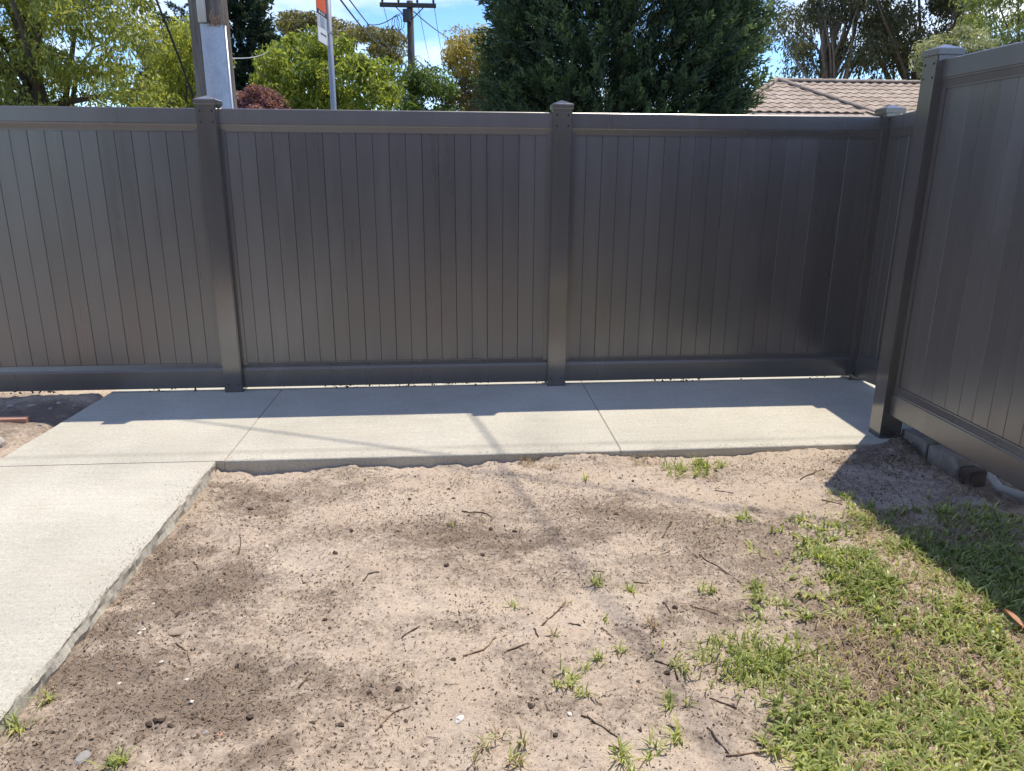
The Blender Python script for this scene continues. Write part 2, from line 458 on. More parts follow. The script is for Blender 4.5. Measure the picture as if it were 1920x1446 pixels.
slab('slab', [(J2 + g_, YP), (1.80, YP + .015), (1.95, YP + .08), (2.45, -1.25), (2.80, 0.42), (J2 + g_, 0.42)], lambda i: (0.3, .5, .5, .5, .5, 0.0)[i], parent=path)

# ================================================================== FENCES
W = 0.1334; H = W / 2
def post_mesh(name, z0, z1):
    m_ = MB(); m_.box(-H, H, -H, H, z0, z1); return m_.mesh(name, bevel=0.006)
def cap_mesh():
    m_ = MB(); c = H + 0.008
    sq = lambda h, z: [(-h, -h, z), (h, -h, z), (h, h, z), (-h, h, z)]
    m_.loft([sq(c - .002, 0.0), sq(c, 0.003), sq(c, 0.030), sq(c - .006, 0.036), sq(0.012, 0.058), sq(0.003, 0.061)])
    return m_.mesh('cap', bevel=0.0015)
CAPM = cap_mesh()
def screw_mesh():
    m_ = MB(); n = 10
    rg = lambda r, d: [(r * math.cos(2 * PI * k / n), -d, r * math.sin(2 * PI * k / n)) for k in range(n)]
    m_.loft([rg(.0062, -0.001), rg(.0062, .0025), rg(.0045, .004), rg(.002, .0042)]); return m_.mesh('screw', smooth=False)
SCREWM = screw_mesh()
def fence_post(root, x, y, z0, ztop, rz=0.0, faces=(0,)):
    """ztop = top of the adjoining rail; screws sit on the listed faces (0 = -Y, 1 = -X)"""
    R = root.location
    p = link('post', post_mesh('post', z0, ztop + 0.028), VINYL_P, root, (x - R.x, y - R.y, 0)); p.rotation_euler.z = rz
    c = link('cap', CAPM, VINYL_P, p, (0, 0, ztop + 0.020))
    for fc in faces:
        for (sx, sz) in ((-.04, ztop - .02), (.04, ztop - .02), (-.04, ztop - .09), (.04, ztop - .09), (-.035, z0 + .16), (.035, z0 + .16)):
            if fc == 0: s = link('screw', SCREWM, SCREW, p, (sx, -H, sz))
            else:
                s = link('screw', SCREWM, SCREW, p, (-H, sx, sz)); s.rotation_euler.z = -PI / 2
    return p
TOPP = [(.024, 0.0), (.030, -.005), (.030, -.094), (.0265, -.098), (.0265, -.104), (.0235, -.109), (.0175, -.143), (.0175, -.150)]
BOTP = [(.0175, .186), (.0175, .180), (.0235, .148), (.0265, .143), (.0265, .137), (.030, .132), (.030, .006), (.026, 0.0)]
def rail_mesh(name, prof, L, za, zb):
    full = prof + [(-u, z) for (u, z) in reversed(prof)]
    m_ = MB()
    n = 12
    rings = []
    for k in range(n + 1):
        t = k / n
        rings.append([(L * t, -u, z + za + (zb - za) * t) for (u, z) in full])
    m_.loft(rings)
    me = m_.mesh(name, bevel=0)
    return me
def board_mesh(w, z0, z1):
    """tongue-and-groove vinyl board with a V groove down the middle and eased edges"""
    t = .011; e = .003; gw = .0022; gd = .0035
    prof = [(-w / 2 - .0008, .004), (-w / 2 + .0006, t - e), (-w / 2 + e, t), (-gw, t), (0, t - gd), (gw, t), (w / 2 - e, t), (w / 2 - .0006, t - e), (w / 2 + .0008, .004)]
    full = [(x, -y) for x, y in prof] + [(x, y) for x, y in reversed(prof)]
    m_ = MB(); m_.loft([[(x, y, z0) for x, y in full], [(x, y, z1) for x, y in full]])
    return m_.mesh('board')
def bay(root, P0, P1, zt, zb0, zb1, nb, rake=0.0):
    """panel between post centres P0 -> P1 (left to right seen from the yard)"""
    P0 = np.array(P0, float); P1 = np.array(P1, float); d = P1 - P0; L = np.linalg.norm(d); t = d / L
    ang = math.atan2(t[1], t[0])
    R = root.location
    a = P0 + t * (H - .012); Li = L - W + .024
    def put(name, me, s=0.0):
        q = a + t * s
        o = link(name, me, VINYL, root, (q[0] - R.x, q[1] - R.y, rake * s / Li if name != 'top_rail' and name != 'bottom_rail' else 0)); o.rotation_euler.z = ang; return o
    put('top_rail', rail_mesh('top_rail', TOPP, Li, zt, zt + rake))
    put('bottom_rail', rail_mesh('bottom_rail', BOTP, Li, zb0, zb1))
    m_ = MB(); zlo = zb0 if rake else max(zb0, zb1); m_.box(0.0, .046, -.0195, .0195, zlo + .14, zt - .12); ch = m_.mesh('edge_channel', bevel=.002)
    put('edge_channel', ch, 0.0); put('edge_channel', ch, Li - .046)
    w = (Li - 0.03) / nb
    me = board_mesh(w, zlo + .09, zt - .06)
    for k in range(nb):
        o = put('board', me, .015 + w * (k + .5))
    return a, t
ZT = 1.9627
front = tag(empty('privacy_fence', (0, 0, 0)), 'long dark grey vinyl privacy fence closing the far side of the concrete path', 'fence')
for x in (-4.8, -2.4, 0.0): fence_post(front, x, 0, GX * x - .10, ZT + 0.0)
XC = 2.3706
fence_post(front, XC, 0, GX * XC - .10, ZT)
def zb(x): return 0.027 + GX * x
bay(front, (-4.8, 0), (-2.4, 0), ZT, zb(-4.8), zb(-2.4), 10)
bay(front, (-2.4, 0), (0, 0), ZT, zb(-2.4), zb(0), 10)
bay(front, (0, 0), (XC, 0), ZT, zb(0), zb(XC), 10)
bay(front, (XC, 0), (XC, -2.4), ZT, zb(XC), zb(XC) + .12, 10, .12)
fence_post(front, XC, -2.4, -.1, ZT + .12)
XR, YR, ZRT, ZRB = 1.8971, -1.2803, 2.1615, 0.165
side = tag(empty('privacy_fence', (XR, YR, 0)), 'taller dark grey vinyl fence panel and posts beside the lawn', 'fence')
fence_post(side, XR, YR, -.22, ZRT, 0.0, (1,))
fence_post(side, XR, YR - 2.4, -.22, ZRT, 0.0, (1,))
bay(side, (XR, YR), (XR, YR - 2.4), ZRT, ZRB, ZRB, 10)


# ================================================================== HOUSE BEHIND THE CYPRESS
TILE = simple('roof_tile', (0.30, 0.225, 0.175), 0.85, var=0.28, scale=5, bmp=0.4, bs=40)
def m_tile():
    m, nt, b = mat('roof_tile_v')
    oi = nt.nodes.new('ShaderNodeObjectInfo')
    c = mixc(nt, oi.outputs['Random'], (0.36, 0.285, 0.22), (0.49, 0.40, 0.325))
    c = mixc(nt, 1.0, c, ramp(nt, noise(nt, 9, 5), [(0.3, 0.75), (0.7, 1.12)]), 'MULTIPLY')
    nt.links.new(c, b.inputs['Base Color']); b.inputs['Roughness'].default_value = 0.9
    return m
TILE = m_tile()
BRICK = simple('house_brick', (0.36, 0.25, 0.19), 0.9, var=0.3, scale=18, bmp=0.5)
HY = 20.0
A = atY(1455, 151, HY)                # peak of the hip end
Rr = atY(1727, 148, HY)
SL = math.radians(27)
hroot = tag(empty('house', (A[0] + 4, HY, 0)), 'low house with a brown concrete tiled roof behind the dark cypress', 'house')
def hpart(name, me, m_, parent=None, loc=(0, 0, 0)):
    return link(name, me, m_, parent or hroot, loc)
hx, hy = hroot.location.x, hroot.location.y
zr_ = A[2]
run = 3.4
ze = zr_ - run * math.tan(SL)
mb = MB(); mb.box(A[0] - 1.2 - hx, A[0] + 11 - hx, -run + .5, run + 2, -.3, ze + .05)
hpart('wall', mb.mesh('wall'), BRICK)
# roof decks (the tiles lie on them)
mb = MB()
x0, x1 = A[0] - hx, A[0] + 12 - hx
yb = 0.30
mb.add([(x0 - run, yb - run, ze), (x1, yb - run, ze), (x1, yb, zr_), (x0, yb, zr_), (x1, yb + run, ze), (x0 - run, yb + run, ze)],
       [(0, 1, 2, 3), (3, 2, 4, 5), (0, 3, 5)])
mb.add([(x0, -.02, zr_ - .01), (x0 - run, -run - .02, ze - .01), (x0 + run, -run - .02, ze - .01), (x0, .3, zr_ - .01), (x0 + run, .3 - .02, ze - .01), (x0 - run, .3, ze - .01)],
       [(0, 1, 2), (0, 2, 4, 3), (0, 3, 5, 1)])
roof = hpart('roof', mb.mesh('roof', recalc=False), TILE)
TW, TH = 0.30, 0.315
def tile_mesh():
    m_ = MB(); n = 8; top = []; 
    prof = [(-TW / 2 + TW * k / n, 0.018 * math.cos(2 * PI * k / n) + .02) for k in range(n + 1)]
    L = TH + .04
    r_lo = [(x, -.5 * L, z + .028) for x, z in prof]; r_hi = [(x, .5 * L, z + .004) for x, z in prof]
    r_b = [(x, -.5 * L, z + .006) for x, z in prof]
    V = r_lo + r_hi + r_b; k = n + 1
    F = [(i, i + 1, k + i + 1, k + i) for i in range(n)] + [(2 * k + i, 2 * k + i + 1, i + 1, i) for i in range(n)]
    m_.add(V, F); return m_.mesh('tile', recalc=False)
TM = tile_mesh()
cs, sn = math.cos(SL), math.sin(SL)
ntile = 0
for face in (0, 1):
    yoff = 0.30 if face == 0 else -.02
    for row in range(0, 8):
        s = (row + .5) * TH
        for c_ in range(-14, 40):
            xx = c_ * TW + (TW / 2 if row % 2 else 0) * 0
            yy = yoff - s * cs; zz = zr_ - s * sn
            halfw = s * cs
            if face == 1 and abs(xx) > halfw - .02: continue
            if face == 0 and (xx < halfw - .30 or xx > 5.4): continue
            o = link('tile', TM, TILE, roof, (x0 + xx, yy, zz)); o.rotation_euler.x = SL; ntile += 1
# ridge and hip caps
def cap_tile():
    m_ = MB(); n = 6
    rg = lambda y, r: [(r * math.cos(PI * k / n), y, r * .8 * math.sin(PI * k / n)) for k in range(n + 1)]
    a_ = rg(-.22, .125); b_ = rg(.22, .105)
    k = n + 1
    m_.add(a_ + b_, [(i, i + 1, k + i + 1, k + i) for i in range(n)] + [tuple(range(k))]); return m_.mesh('ridge_tile')
RM = cap_tile()
def capline(a, b):
    a = Vector(a); b = Vector(b); L = (b - a).length; n = int(L / .40)
    q = (b - a).to_track_quat('Y', 'Z')
    for i in range(n):
        o = link('ridge_tile', RM, TILE, roof, a + (b - a) * ((i + .5) / n)); o.rotation_mode = 'QUATERNION'; o.rotation_quaternion = q
capline((x0 + 5.8, .30, zr_ + .02), (x0, .30, zr_ + .02))
capline((x0 + 2.6, -.02 - 2.6, zr_ - 2.6 * math.tan(SL) + .03), (x0, -.02, zr_ + .03))
capline((x0 - 2.6, -.02 - 2.6, zr_ - 2.6 * math.tan(SL) + .03), (x0, -.02, zr_ + .03))

# ---- the yard's own house: its verandah stands behind the viewpoint and mirrors in the vinyl
VW = simple('render_wall', (.34, .32, .30), .85, var=.1, scale=3)
VR = simple('verandah_roof', (.16, .16, .165), .6, var=.1, scale=4)
own = tag(empty('house', (-.5, -9.0, 0)), 'house with a roofed verandah facing the fence across the yard', 'house')
mb = MB(); mb.box(-7, 6.5, -1.0, 0, -.2, 3.0); link('wall', mb.mesh('wall'), VW, own)
mb = MB(); mb.loft([[(-7.5, -.1, 2.95), (-7.5, 3.75, 2.60), (-7.5, 3.75, 2.68), (-7.5, -.1, 3.03)], [(7, -.1, 2.95), (7, 3.75, 2.60), (7, 3.75, 2.68), (7, -.1, 3.03)]])
link('verandah_roof', mb.mesh('verandah_roof'), VR, own)
for x in (-7.2, -3.9, 3.9, 6.7):
    mb = MB(); mb.box(x - .05, x + .05, 3.55, 3.65, -.2, 2.60); link('verandah_post', mb.mesh('verandah_post', bevel=.005), VR, own)
mb = MB(); mb.loft([[(-7.6, -6, 5.0), (-7.6, .5, 3.06), (-7.6, .5, 3.14), (-7.6, -6, 5.1)], [(7.1, -6, 5.0), (7.1, .5, 3.06), (7.1, .5, 3.14), (7.1, -6, 5.1)]])
link('roof', mb.mesh('roof'), TILE, own)
for x in (-4.2, 1.8):
    mb = MB(); mb.box(x - .8, x + .8, -.01, .04, .9, 2.2); w_ = link('window', mb.mesh('window'), simple('window_frame', (.6, .6, .6), .5), own)
    mb = MB(); mb.box(x - .74, x + .74, .04, .046, .96, 2.14); link('pane', mb.mesh('pane'), simple('window_glass', (.02, .025, .03), .08), w_)

# ================================================================== POLES, SIGN, WIRES
def m_timber():
    m, nt, b = mat('weathered_timber')
    g = noise(nt, 6, 6, 0.65, stretch=(7, 7, .45)); f = noise(nt, 30, 4, .7, stretch=(6, 6, .3))
    c = mixc(nt, ramp(nt, g, [(.3, 0), (.7, 1)]), (0.10, 0.085, 0.07), (0.26, 0.235, 0.205))
    c = mixc(nt, 1.0, c, ramp(nt, f, [(.3, .55), (.5, 1.05)]), 'MULTIPLY')
    nt.links.new(c, b.inputs['Base Color']); b.inputs['Roughness'].default_value = .9
    bump(nt, b, f, .8, .01); return m
TIMBER = m_timber()
GALV = simple('galvanised_steel', (0.50, 0.54, 0.58), 0.42, 0.75, var=.18, scale=16)
def m_galvsheet():
    m, nt, b = mat('galvanised_sheet')
    v = nt.nodes.new('ShaderNodeTexVoronoi'); v.inputs['Scale'].default_value = 70
    g = nt.nodes.new('ShaderNodeNewGeometry'); nt.links.new(g.outputs['Position'], v.inputs['Vector'])
    c = mixc(nt, ramp(nt, v.outputs['Color'], [(0, 0), (1, 1)]), (.47, .52, .58), (.56, .61, .67))
    c = mixc(nt, ramp(nt, noise(nt, 7, 6, .7), [(.5, 0), (.7, .5)]), c, (.30, .33, .38))
    nt.links.new(c, b.inputs['Base Color']); b.inputs['Metallic'].default_value = .35; b.inputs['Roughness'].default_value = .5
    return m
GALVS = m_galvsheet()
CONDUIT = simple('white_conduit', (0.70, 0.72, 0.76), 0.45, var=.06)
BLACKR = simple('black_cable', (0.018, 0.018, 0.02), 0.55)
WIRE = simple('grey_wire', (0.10, 0.11, 0.13), 0.6)
WIREP = simple('pale_wire', (0.45, 0.46, 0.48), 0.5)

PY = 2.3
pt = atY(390, 0, PY); pbm = atY(407, 205, PY)
PX = (pt[0] + pbm[0]) / 2
pole = tag(empty('power_pole', (PX, PY, -.1)), 'weathered timber power pole with a galvanised steel sleeve right behind the fence', 'power pole')
mb = MB(); nseg = 20
zs_ = np.linspace(-.3, 9.5, 40)
rings = []
for z in zs_:
    r = .186 - .006 * z
    rings.append([((r + .006 * math.sin(5 * k + z * 1.3) + .004 * math.sin(11 * k + z * .7)) * math.cos(2 * PI * k / nseg),
                   (r + .006 * math.sin(5 * k + z * 1.3)) * math.sin(2 * PI * k / nseg), z) for k in range(nseg)])
mb.loft(rings); link('shaft', mb.mesh('shaft', smooth=True), TIMBER, pole)
# folded steel reinforcing channel on the yard side, its top edge at the height the photo shows
zt_ = atY(395, 52, PY)[2] + .1
mb = MB()
def arc_sheet(r, a0, a1, z0, z1, n, th):
    ou = [(r * math.cos(a0 + (a1 - a0) * k / n), r * math.sin(a0 + (a1 - a0) * k / n)) for k in range(n + 1)]
    inn = [((r - th) * math.cos(a0 + (a1 - a0) * k / n), (r - th) * math.sin(a0 + (a1 - a0) * k / n)) for k in range(n, -1, -1)]
    pf = ou + inn
    return [[(x, y, z0) for x, y in pf], [(x, y, z1) for x, y in pf]]
mb.loft(arc_sheet(.200, math.radians(262), math.radians(326), -.3, zt_, 8, .016))
sl = link('steel_sleeve', mb.mesh('steel_sleeve'), GALVS, pole)
mb = MB(); mb.tube([(.199 * math.cos(math.radians(327)), .199 * math.sin(math.radians(327)), z) for z in (-.3, zt_)], .014, 8)
link('sleeve_edge', mb.mesh('sleeve_edge', smooth=True), GALV, sl)
mb = MB(); a_ = math.radians(270)
mb.tube([(.205 * math.cos(a_), .205 * math.sin(a_), z) for z in (zt_ + .01, zt_ + .5, 5.0, 9.0)], [.038, .036, .032, .03], 12)
link('conduit', mb.mesh('conduit', smooth=True), CONDUIT, pole)
# frayed timber at the sleeve top
mb = MB()
for k in range(26):
    a_ = math.radians(random.uniform(285, 335)); z0 = zt_ + random.uniform(-.02, .07)
    p = Vector((.20 * math.cos(a_), .20 * math.sin(a_), z0))
    q = p + Vector((random.uniform(-.04, .07), random.uniform(-.06, -.01), random.uniform(-.03, .09)))
    mb.tube([p, (p + q) / 2 + Vector((0, 0, .012)), q], [.006, .004, .002], 4)
tag(link('frayed_fibres', mb.mesh('frayed_fibres'), simple('frayed_wood', (.36, .25, .17), .9), pole), kind='stuff')

def cable(name, pts, r, label, m_, group=None, sag=0.0, n=24):
    P = [Vector(tuple(p)) for p in pts]
    if len(P) == 2:
        a, b = P; P = [a.lerp(b, k / n) - Vector((0, 0, sag * 4 * (k / n) * (1 - k / n))) for k in range(n + 1)]
    c = P[0].copy()
    mb_ = MB(); mb_.tube([p - c for p in P], r, 6)
    return tag(link(name, mb_.mesh(name, smooth=True), m_, None, c), label, 'cable', group)
top = Vector((PX, PY, 0))
cable('power_cable', [atY(292, -14, 1.7) + np.array([-.05, 0, .1]), atY(315, 55, 1.85), atY(340, 120, 2.0), atY(368, 200, 2.12), atY(372, 232, 2.13)], .011,
      'black cable slanting down to the timber pole with the steel sleeve', BLACKR)
# service lines overhead: their thin shadows cross the path
s_ = SUN / SUN[2]
def sun_pt(gx_, gy_, h): return np.array([gx_, gy_, 0]) + s_ * h
cable('service_line', [(PX, PY - .15, 5.75), sun_pt(-0.832, -1.423, 6.0), sun_pt(1.6, -2.6, 7.4), sun_pt(4.2, -3.86, 9.2)], .009,
      'overhead service line whose shadow slants across the path to the timber pole', BLACKR)
cable('service_line', [sun_pt(-5.6, 21.3, 10.2), sun_pt(-.65, -.717, 6.6), sun_pt(-.45, -1.62, 6.8), sun_pt(-.15, -2.9, 9.5), sun_pt(.75, -7.0, 14.0)], .0115,
      'overhead service line whose shadow runs from the middle post over bare soil', BLACKR)

# bus stop flag sign, edge on to the yard
SY = 2.9
sp = atY(620.5, 110, SY)
sroot = tag(empty('bus_stop_sign', (sp[0], SY, -.1)), 'grey metal pole carrying an orange, grey and white bus stop flag', 'street sign')
mb = MB(); mb.tube([(0, 0, -.2), (0, 0, 3.9)], .030, 14)
link('pole', mb.mesh('pole', smooth=True), simple('pole_grey', (.30, .33, .37), .45, .3, var=.08), sroot)
def zpx(py): return atY(617, py, SY)[2] + .1
ORANGE = simple('sign_orange', (.80, .14, .045), .45, var=.04); SDARK = simple('sign_dark', (.06, .06, .065), .5)
SGREY = simple('sign_grey', (.52, .55, .58), .5, var=.04); SWHITE = simple('sign_white', (.78, .79, .80), .5, var=.03)
def plate(name, y0, y1, z0, z1, m_, x=-.012, th=.006):
    mb_ = MB(); mb_.box(x - th / 2, x + th / 2, y0, y1, z0, z1); o_ = link(name, mb_.mesh(name), m_, sroot); o_.rotation_euler.z = -.10; return o_
Y0, Y1 = -.385, -.035
zb_, zw, zg, zd = zpx(88), zpx(61), zpx(38), zpx(29)
plate('white_panel', Y0, Y1, zb_, zw - .001, SWHITE)
plate('grey_panel', Y0, Y1, zw, zg - .001, SGREY)
plate('dark_band', Y0, Y1, zg, zd - .001, SDARK)
plate('orange_panel', Y0, Y1, zd, zd + .62, ORANGE)
# small print: short dark marks on the white panel, pale marks on the band, a faint pictogram on the grey panel
for (a_, b_, z, h, m_) in ((-.30, -.24, zb_ + .075, .012, SDARK), (-.23, -.17, zb_ + .075, .012, SDARK), (-.16, -.10, zb_ + .075, .012, SDARK),
                           (-.33, -.27, (zg + zd) / 2 - .010, .020, SGREY), (-.24, -.20, (zg + zd) / 2 - .010, .020, SGREY), (-.17, -.13, (zg + zd) / 2 - .010, .020, SGREY)):
    plate('lettering', a_, b_, z, z + h, m_, x=-.0085, th=.003)
plate('pictogram', -.28, -.15, (zw + zg) / 2 - .045, (zw + zg) / 2 + .045, simple('sign_blue_grey', (.30, .36, .45), .5), x=-.0085, th=.003)
mb = MB(); mb.box(-.035, .035, -.045, .035, zpx(64), zpx(60)); mb.box(-.035, .035, -.045, .035, zd + .30, zd + .33)
link('bracket', mb.mesh('bracket', bevel=.004), GALV, sroot)

# far pole with crossarm
FY = 24.0
fa, fb = atY(768.5, 12, FY), atY(770, 205, FY)
FX = fa[0]
far = tag(empty('power_pole', (FX, FY, -.1)), 'far timber power pole with a crossarm and wires above the trees', 'power pole')
mb = MB(); mb.tube([(0, 0, -.3), (0, 0, 4), (0, 0, atY(768, 2, FY)[2] + .1)], [.155, .145, .115], 14)
FARW = simple('far_timber', (.085, .08, .07), .9, var=.3, scale=5)
link('shaft', mb.mesh('shaft', smooth=True), FARW, far)
zc = fa[2] + .1
hw = (atY(818, 12, FY)[0] - atY(713, 12, FY)[0]) / 2
cxo = (atY(818, 12, FY)[0] + atY(713, 12, FY)[0]) / 2 - FX
mb = MB(); mb.box(cxo - hw, cxo + hw, -.24, -.12, zc - .07, zc + .07); link('crossarm', mb.mesh('crossarm', bevel=.01), FARW, far)
mb = MB(); mb.tube([(-.5, -.15, zc - .05), (0, -.1, zc - .5)], .018, 6); mb.tube([(.5, -.15, zc - .05), (0, -.1, zc - .5)], .018, 6)
link('brace', mb.mesh('brace'), FARW, far)
INS = simple('insulator', (.12, .09, .08), .3)
for px in (718, 748, 783, 813):
    x = atY(px, 12, FY)[0] - FX
    mb = MB(); mb.tube([(x, -.18, zc + .07), (x, -.18, zc + .12), (x, -.18, zc + .16), (x, -.18, zc + .20), (x, -.18, zc + .24)], [.02, .05, .035, .05, .02], 8)
    link('insulator', mb.mesh('insulator', smooth=True), INS, far)
mb = MB(); x = atY(757, 30, FY)[0] - FX
mb.tube([(x + .12, -.25, zc - .55), (x + .12, -.25, zc - .15)], [.14, .14], 10); link('fuse_box', mb.mesh('fuse_box'), SDARK, far)
mb = MB()
for k in range(3):
    c = (x - .10 - .09 * k, -.25, zc - .55 - .04 * k)
    mb.tube([(c[0] + .13 * math.cos(t), c[1], c[2] + .26 * math.sin(t)) for t in np.linspace(0, 2 * PI, 17)], .012, 5)
link('cable_loop', mb.mesh('cable_loop'), BLACKR, far)
wires = [((718, 8), FY - .2, (748, 110), 52, 'thin wire dropping away from the left tip of the far crossarm'),
         ((783, 5), FY - .2, (809, 128), 52, 'thin wire dropping away from the right half of the far crossarm'),
         ((813, 5), FY - .2, (832, 118), 52, 'thin wire dropping away from the right tip of the far crossarm'),
         ((776, 22), FY - .1, (866, 82), 40, 'wire slanting right from below the far crossarm to the trees'),
         ((776, 110), FY - .1, (835, 134), 40, 'low wire running right from the middle of the far pole'),
         ((744, 28), FY - .1, (690, 45), 34, 'black wire leaving the far pole toward the olive gum'),
         ((765, 95), FY - .1, (700, 62), 34, 'wire rising left from the middle of the far pole'),
         ((630, -12), 8.0, (725, 92), 30, 'heavier wire slanting down between the bus sign and far pole'),
         ((648, -10), 8.5, (745, 98), 34, 'thin wire slanting down beside the heavier one')]
for i, (p0, ya, p1, yb_, lab) in enumerate(wires):
    a_, b_ = atY(*p0, ya), atY(*p1, yb_)
    cable('overhead_wire', [a_, b_], .020 if i in (3, 5) else (.012 if i != 7 else .016), lab, WIRE, 'wires around the far pole', sag=.15)
cable('overhead_wire', [atY(428, 109, 2.35), atY(503, 96, 13.5)], .006, 'pale wire leaving the timber pole in front of the dark conifer', WIREP, sag=.05)

# ================================================================== TREES
def leaf_quads(C, D, Nn, L, Wd):
    """diamond leaves: centres C, long axis D, normal-ish Nn, lengths L, widths Wd -> V,F"""
    S = np.cross(D, Nn); S /= (np.linalg.norm(S, axis=1, keepdims=True) + 1e-9)
    n = len(C)
    bend = np.cross(S, D) * (L * .10)[:, None]
    V = np.empty((n, 4, 3))
    V[:, 0] = C - D * (L / 2)[:, None]
    V[:, 1] = C + S * (Wd / 2)[:, None] + bend - D * (L * .08)[:, None]
    V[:, 2] = C + D * (L / 2)[:, None]
    V[:, 3] = C - S * (Wd / 2)[:, None] + bend - D * (L * .08)[:, None]
    return V.reshape(-1, 3), np.arange(n * 4).reshape(n, 4)
def unit(a): return a / (np.linalg.norm(a, axis=1, keepdims=True) + 1e-9)
def inpoly(pts, poly):
    x, y = pts[:, 0], pts[:, 1]; ins = np.zeros(len(pts), bool); j = len(poly) - 1
    for i in range(len(poly)):
        xi, yi = poly[i]; xj, yj = poly[j]
        c = ((yi > y) != (yj > y)) & (x < (xj - xi) * (y - yi) / (yj - yi + 1e-12) + xi)
        ins ^= c; j = i
    return ins
def limb(mb_, a, b, ra, rb, wob=.12, n=6):
    a = Vector(tuple(a)); b = Vector(tuple(b)); L = (b - a).length
    pts = []; ph = random.uniform(0, 6)
    for k in range(n + 1):
        t = k / n
        p = a.lerp(b, t) + Vector((math.sin(ph + 4 * t) - math.sin(ph), math.cos(ph * 1.3 + 3 * t) - math.cos(ph * 1.3), 0.15 * math.sin(PI * t))) * wob * L * .5 * t * (1.6 - t)
        pts.append(p)
    pts[-1] = b
    mb_.tube(pts, [ra + (rb - ra) * (k / n) for k in range(n + 1)], 7)
    return pts
def broad_tree(name, label, poly, Y, dY, nclump, nleaf, L, Wd, rad, droop, lm, bark, base_px, group=None, seed=1, nl=14, tr=.16, extra=None, flat=.75):
    rs = np.random.default_rng(seed); random.seed(seed)
    poly = np.array(poly, float); lo, hi = poly.min(0), poly.max(0)
    cl = []
    while len(cl) < nclump:
        q = rs.uniform(lo, hi, (nclump * 3, 2)); q = q[inpoly(q, poly)]
        cl += [tuple(v) for v in q]
    cl = cl[:nclump]
    Cc = np.array([atY(px, py, Y + rs.uniform(-dY, dY)) for px, py in cl])
    base = atY(base_px, 300, Y); base[2] = -.16
    root = tag(empty(name, tuple(base)), label, 'tree' if 'bush' not in name and 'shrub' not in name else 'shrub', group)
    n = nclump * nleaf
    rr = rs.uniform(.6, 1.25, nclump) * rad
    dirs = unit(rs.normal(size=(n, 3))) * (rs.random((n, 1)) ** .45)
    ci = np.repeat(np.arange(nclump), nleaf)
    P = Cc[ci] + dirs * rr[ci][:, None] * np.array([1, 1, flat])
    D = unit(rs.normal(size=(n, 3)) * (1 - droop * .6) + np.array([0, 0, -1.6 * droop]) + dirs * .35)
    Nn = unit(rs.normal(size=(n, 3)) + np.array([0, -.2, .5]))
    LL = .86 * L * rs.uniform(.6, 1.35, n); WW = .9 * Wd * rs.uniform(.7, 1.3, n)
    V, Fq = leaf_quads(P, D, Nn, LL, WW)
    ct = rs.random(nclump)
    tint = np.clip(.5 * ct[ci] + .5 * rs.random(n), 0, 1)
    if extra is not None: tint = extra(P, tint, rs)
    me = np_mesh('crown', V - base, Fq, np.repeat(tint, 4))
    link('crown', me, lm, root)
    mb_ = MB()
    ctr = Cc.mean(0)
    fork = base + (ctr - base) * .55; fork[2] = base[2] + (ctr[2] - base[2]) * .62
    trunk = limb(mb_, (0, 0, 0), fork - base, tr, tr * .7, .10, 8)
    pick = rs.choice(nclump, min(nl, nclump), replace=False)
    for j in pick:
        st = trunk[random.choice([4, 5, 6, 7, 8])]
        limb(mb_, st, Cc[j] - base, tr * .42, tr * .07, .22, 7)
    link('trunk', mb_.mesh('trunk', smooth=True), bark, root)
    return root

LF_GUM = m_leaf('leaf_gum', (.17, .21, .07), (.51, .55, .18), .6)
LF_YG = m_leaf('leaf_yellow_green', (.16, .21, .055), (.46, .50, .14), .62)
LF_BR = m_leaf('leaf_bright', (.13, .19, .05), (.46, .53, .14), .6)
LF_OL = m_leaf('leaf_olive', (.12, .12, .06), (.30, .28, .14), .45)
LF_GR = m_leaf('leaf_mid', (.07, .12, .045), (.19, .27, .09), .5)
LF_YE = m_leaf('leaf_gold', (.16, .145, .09), (.48, .40, .11), .5)
LF_PU = m_leaf('leaf_plum', (.15, .07, .085), (.40, .22, .25), .45)
LF_DK = m_leaf('leaf_dark_gum', (.06, .07, .042), (.18, .19, .115), .4)
LF_LT = m_leaf('leaf_light', (.14, .19, .075), (.34, .41, .17), .55)
LF_PALE = m_leaf('leaf_pale', (.20, .23, .13), (.46, .49, .32), .4)
LF_CY = m_leaf('leaf_cypress', (.055, .090, .070), (.24, .34, .13), .38, .5)
LF_CO = m_leaf('leaf_conifer', (.030, .055, .042), (.09, .13, .08), .3, .5)

broad_tree('gum_tree', 'large olive green gum tree with drooping leaves beyond the long fence',
           [(-300, 260), (-320, -300), (0, -360), (180, -260), (255, -60), (283, 20), (300, 80), (296, 130), (312, 235)], 14, 2.2, 340, 190, .17, .050, .54, .55, LF_GUM, BARK, 170, seed=3, nl=26, tr=.22)
broad_tree('street_tree', 'yellow green tree between the large gum and the timber pole',
           [(292, 235), (288, 95), (312, 62), (350, 50), (392, 70), (420, 110), (420, 235)], 17, 1.2, 50, 200, .17, .05, .5, .6, LF_YG, BARK, 345, seed=5, nl=10, tr=.11)
broad_tree('street_tree', 'bright green leafy tree behind the bus stop pole',
           [(486, 232), (482, 140), (500, 105), (540, 78), (590, 68), (650, 82), (700, 98), (732, 120), (738, 165), (722, 200), (728, 232)], 15, 1.6, 95, 175, .18, .062, .42, .5, LF_BR, BARK, 640, seed=8, nl=16, tr=.13)
def gblobs(bl):
    out = []
    return out
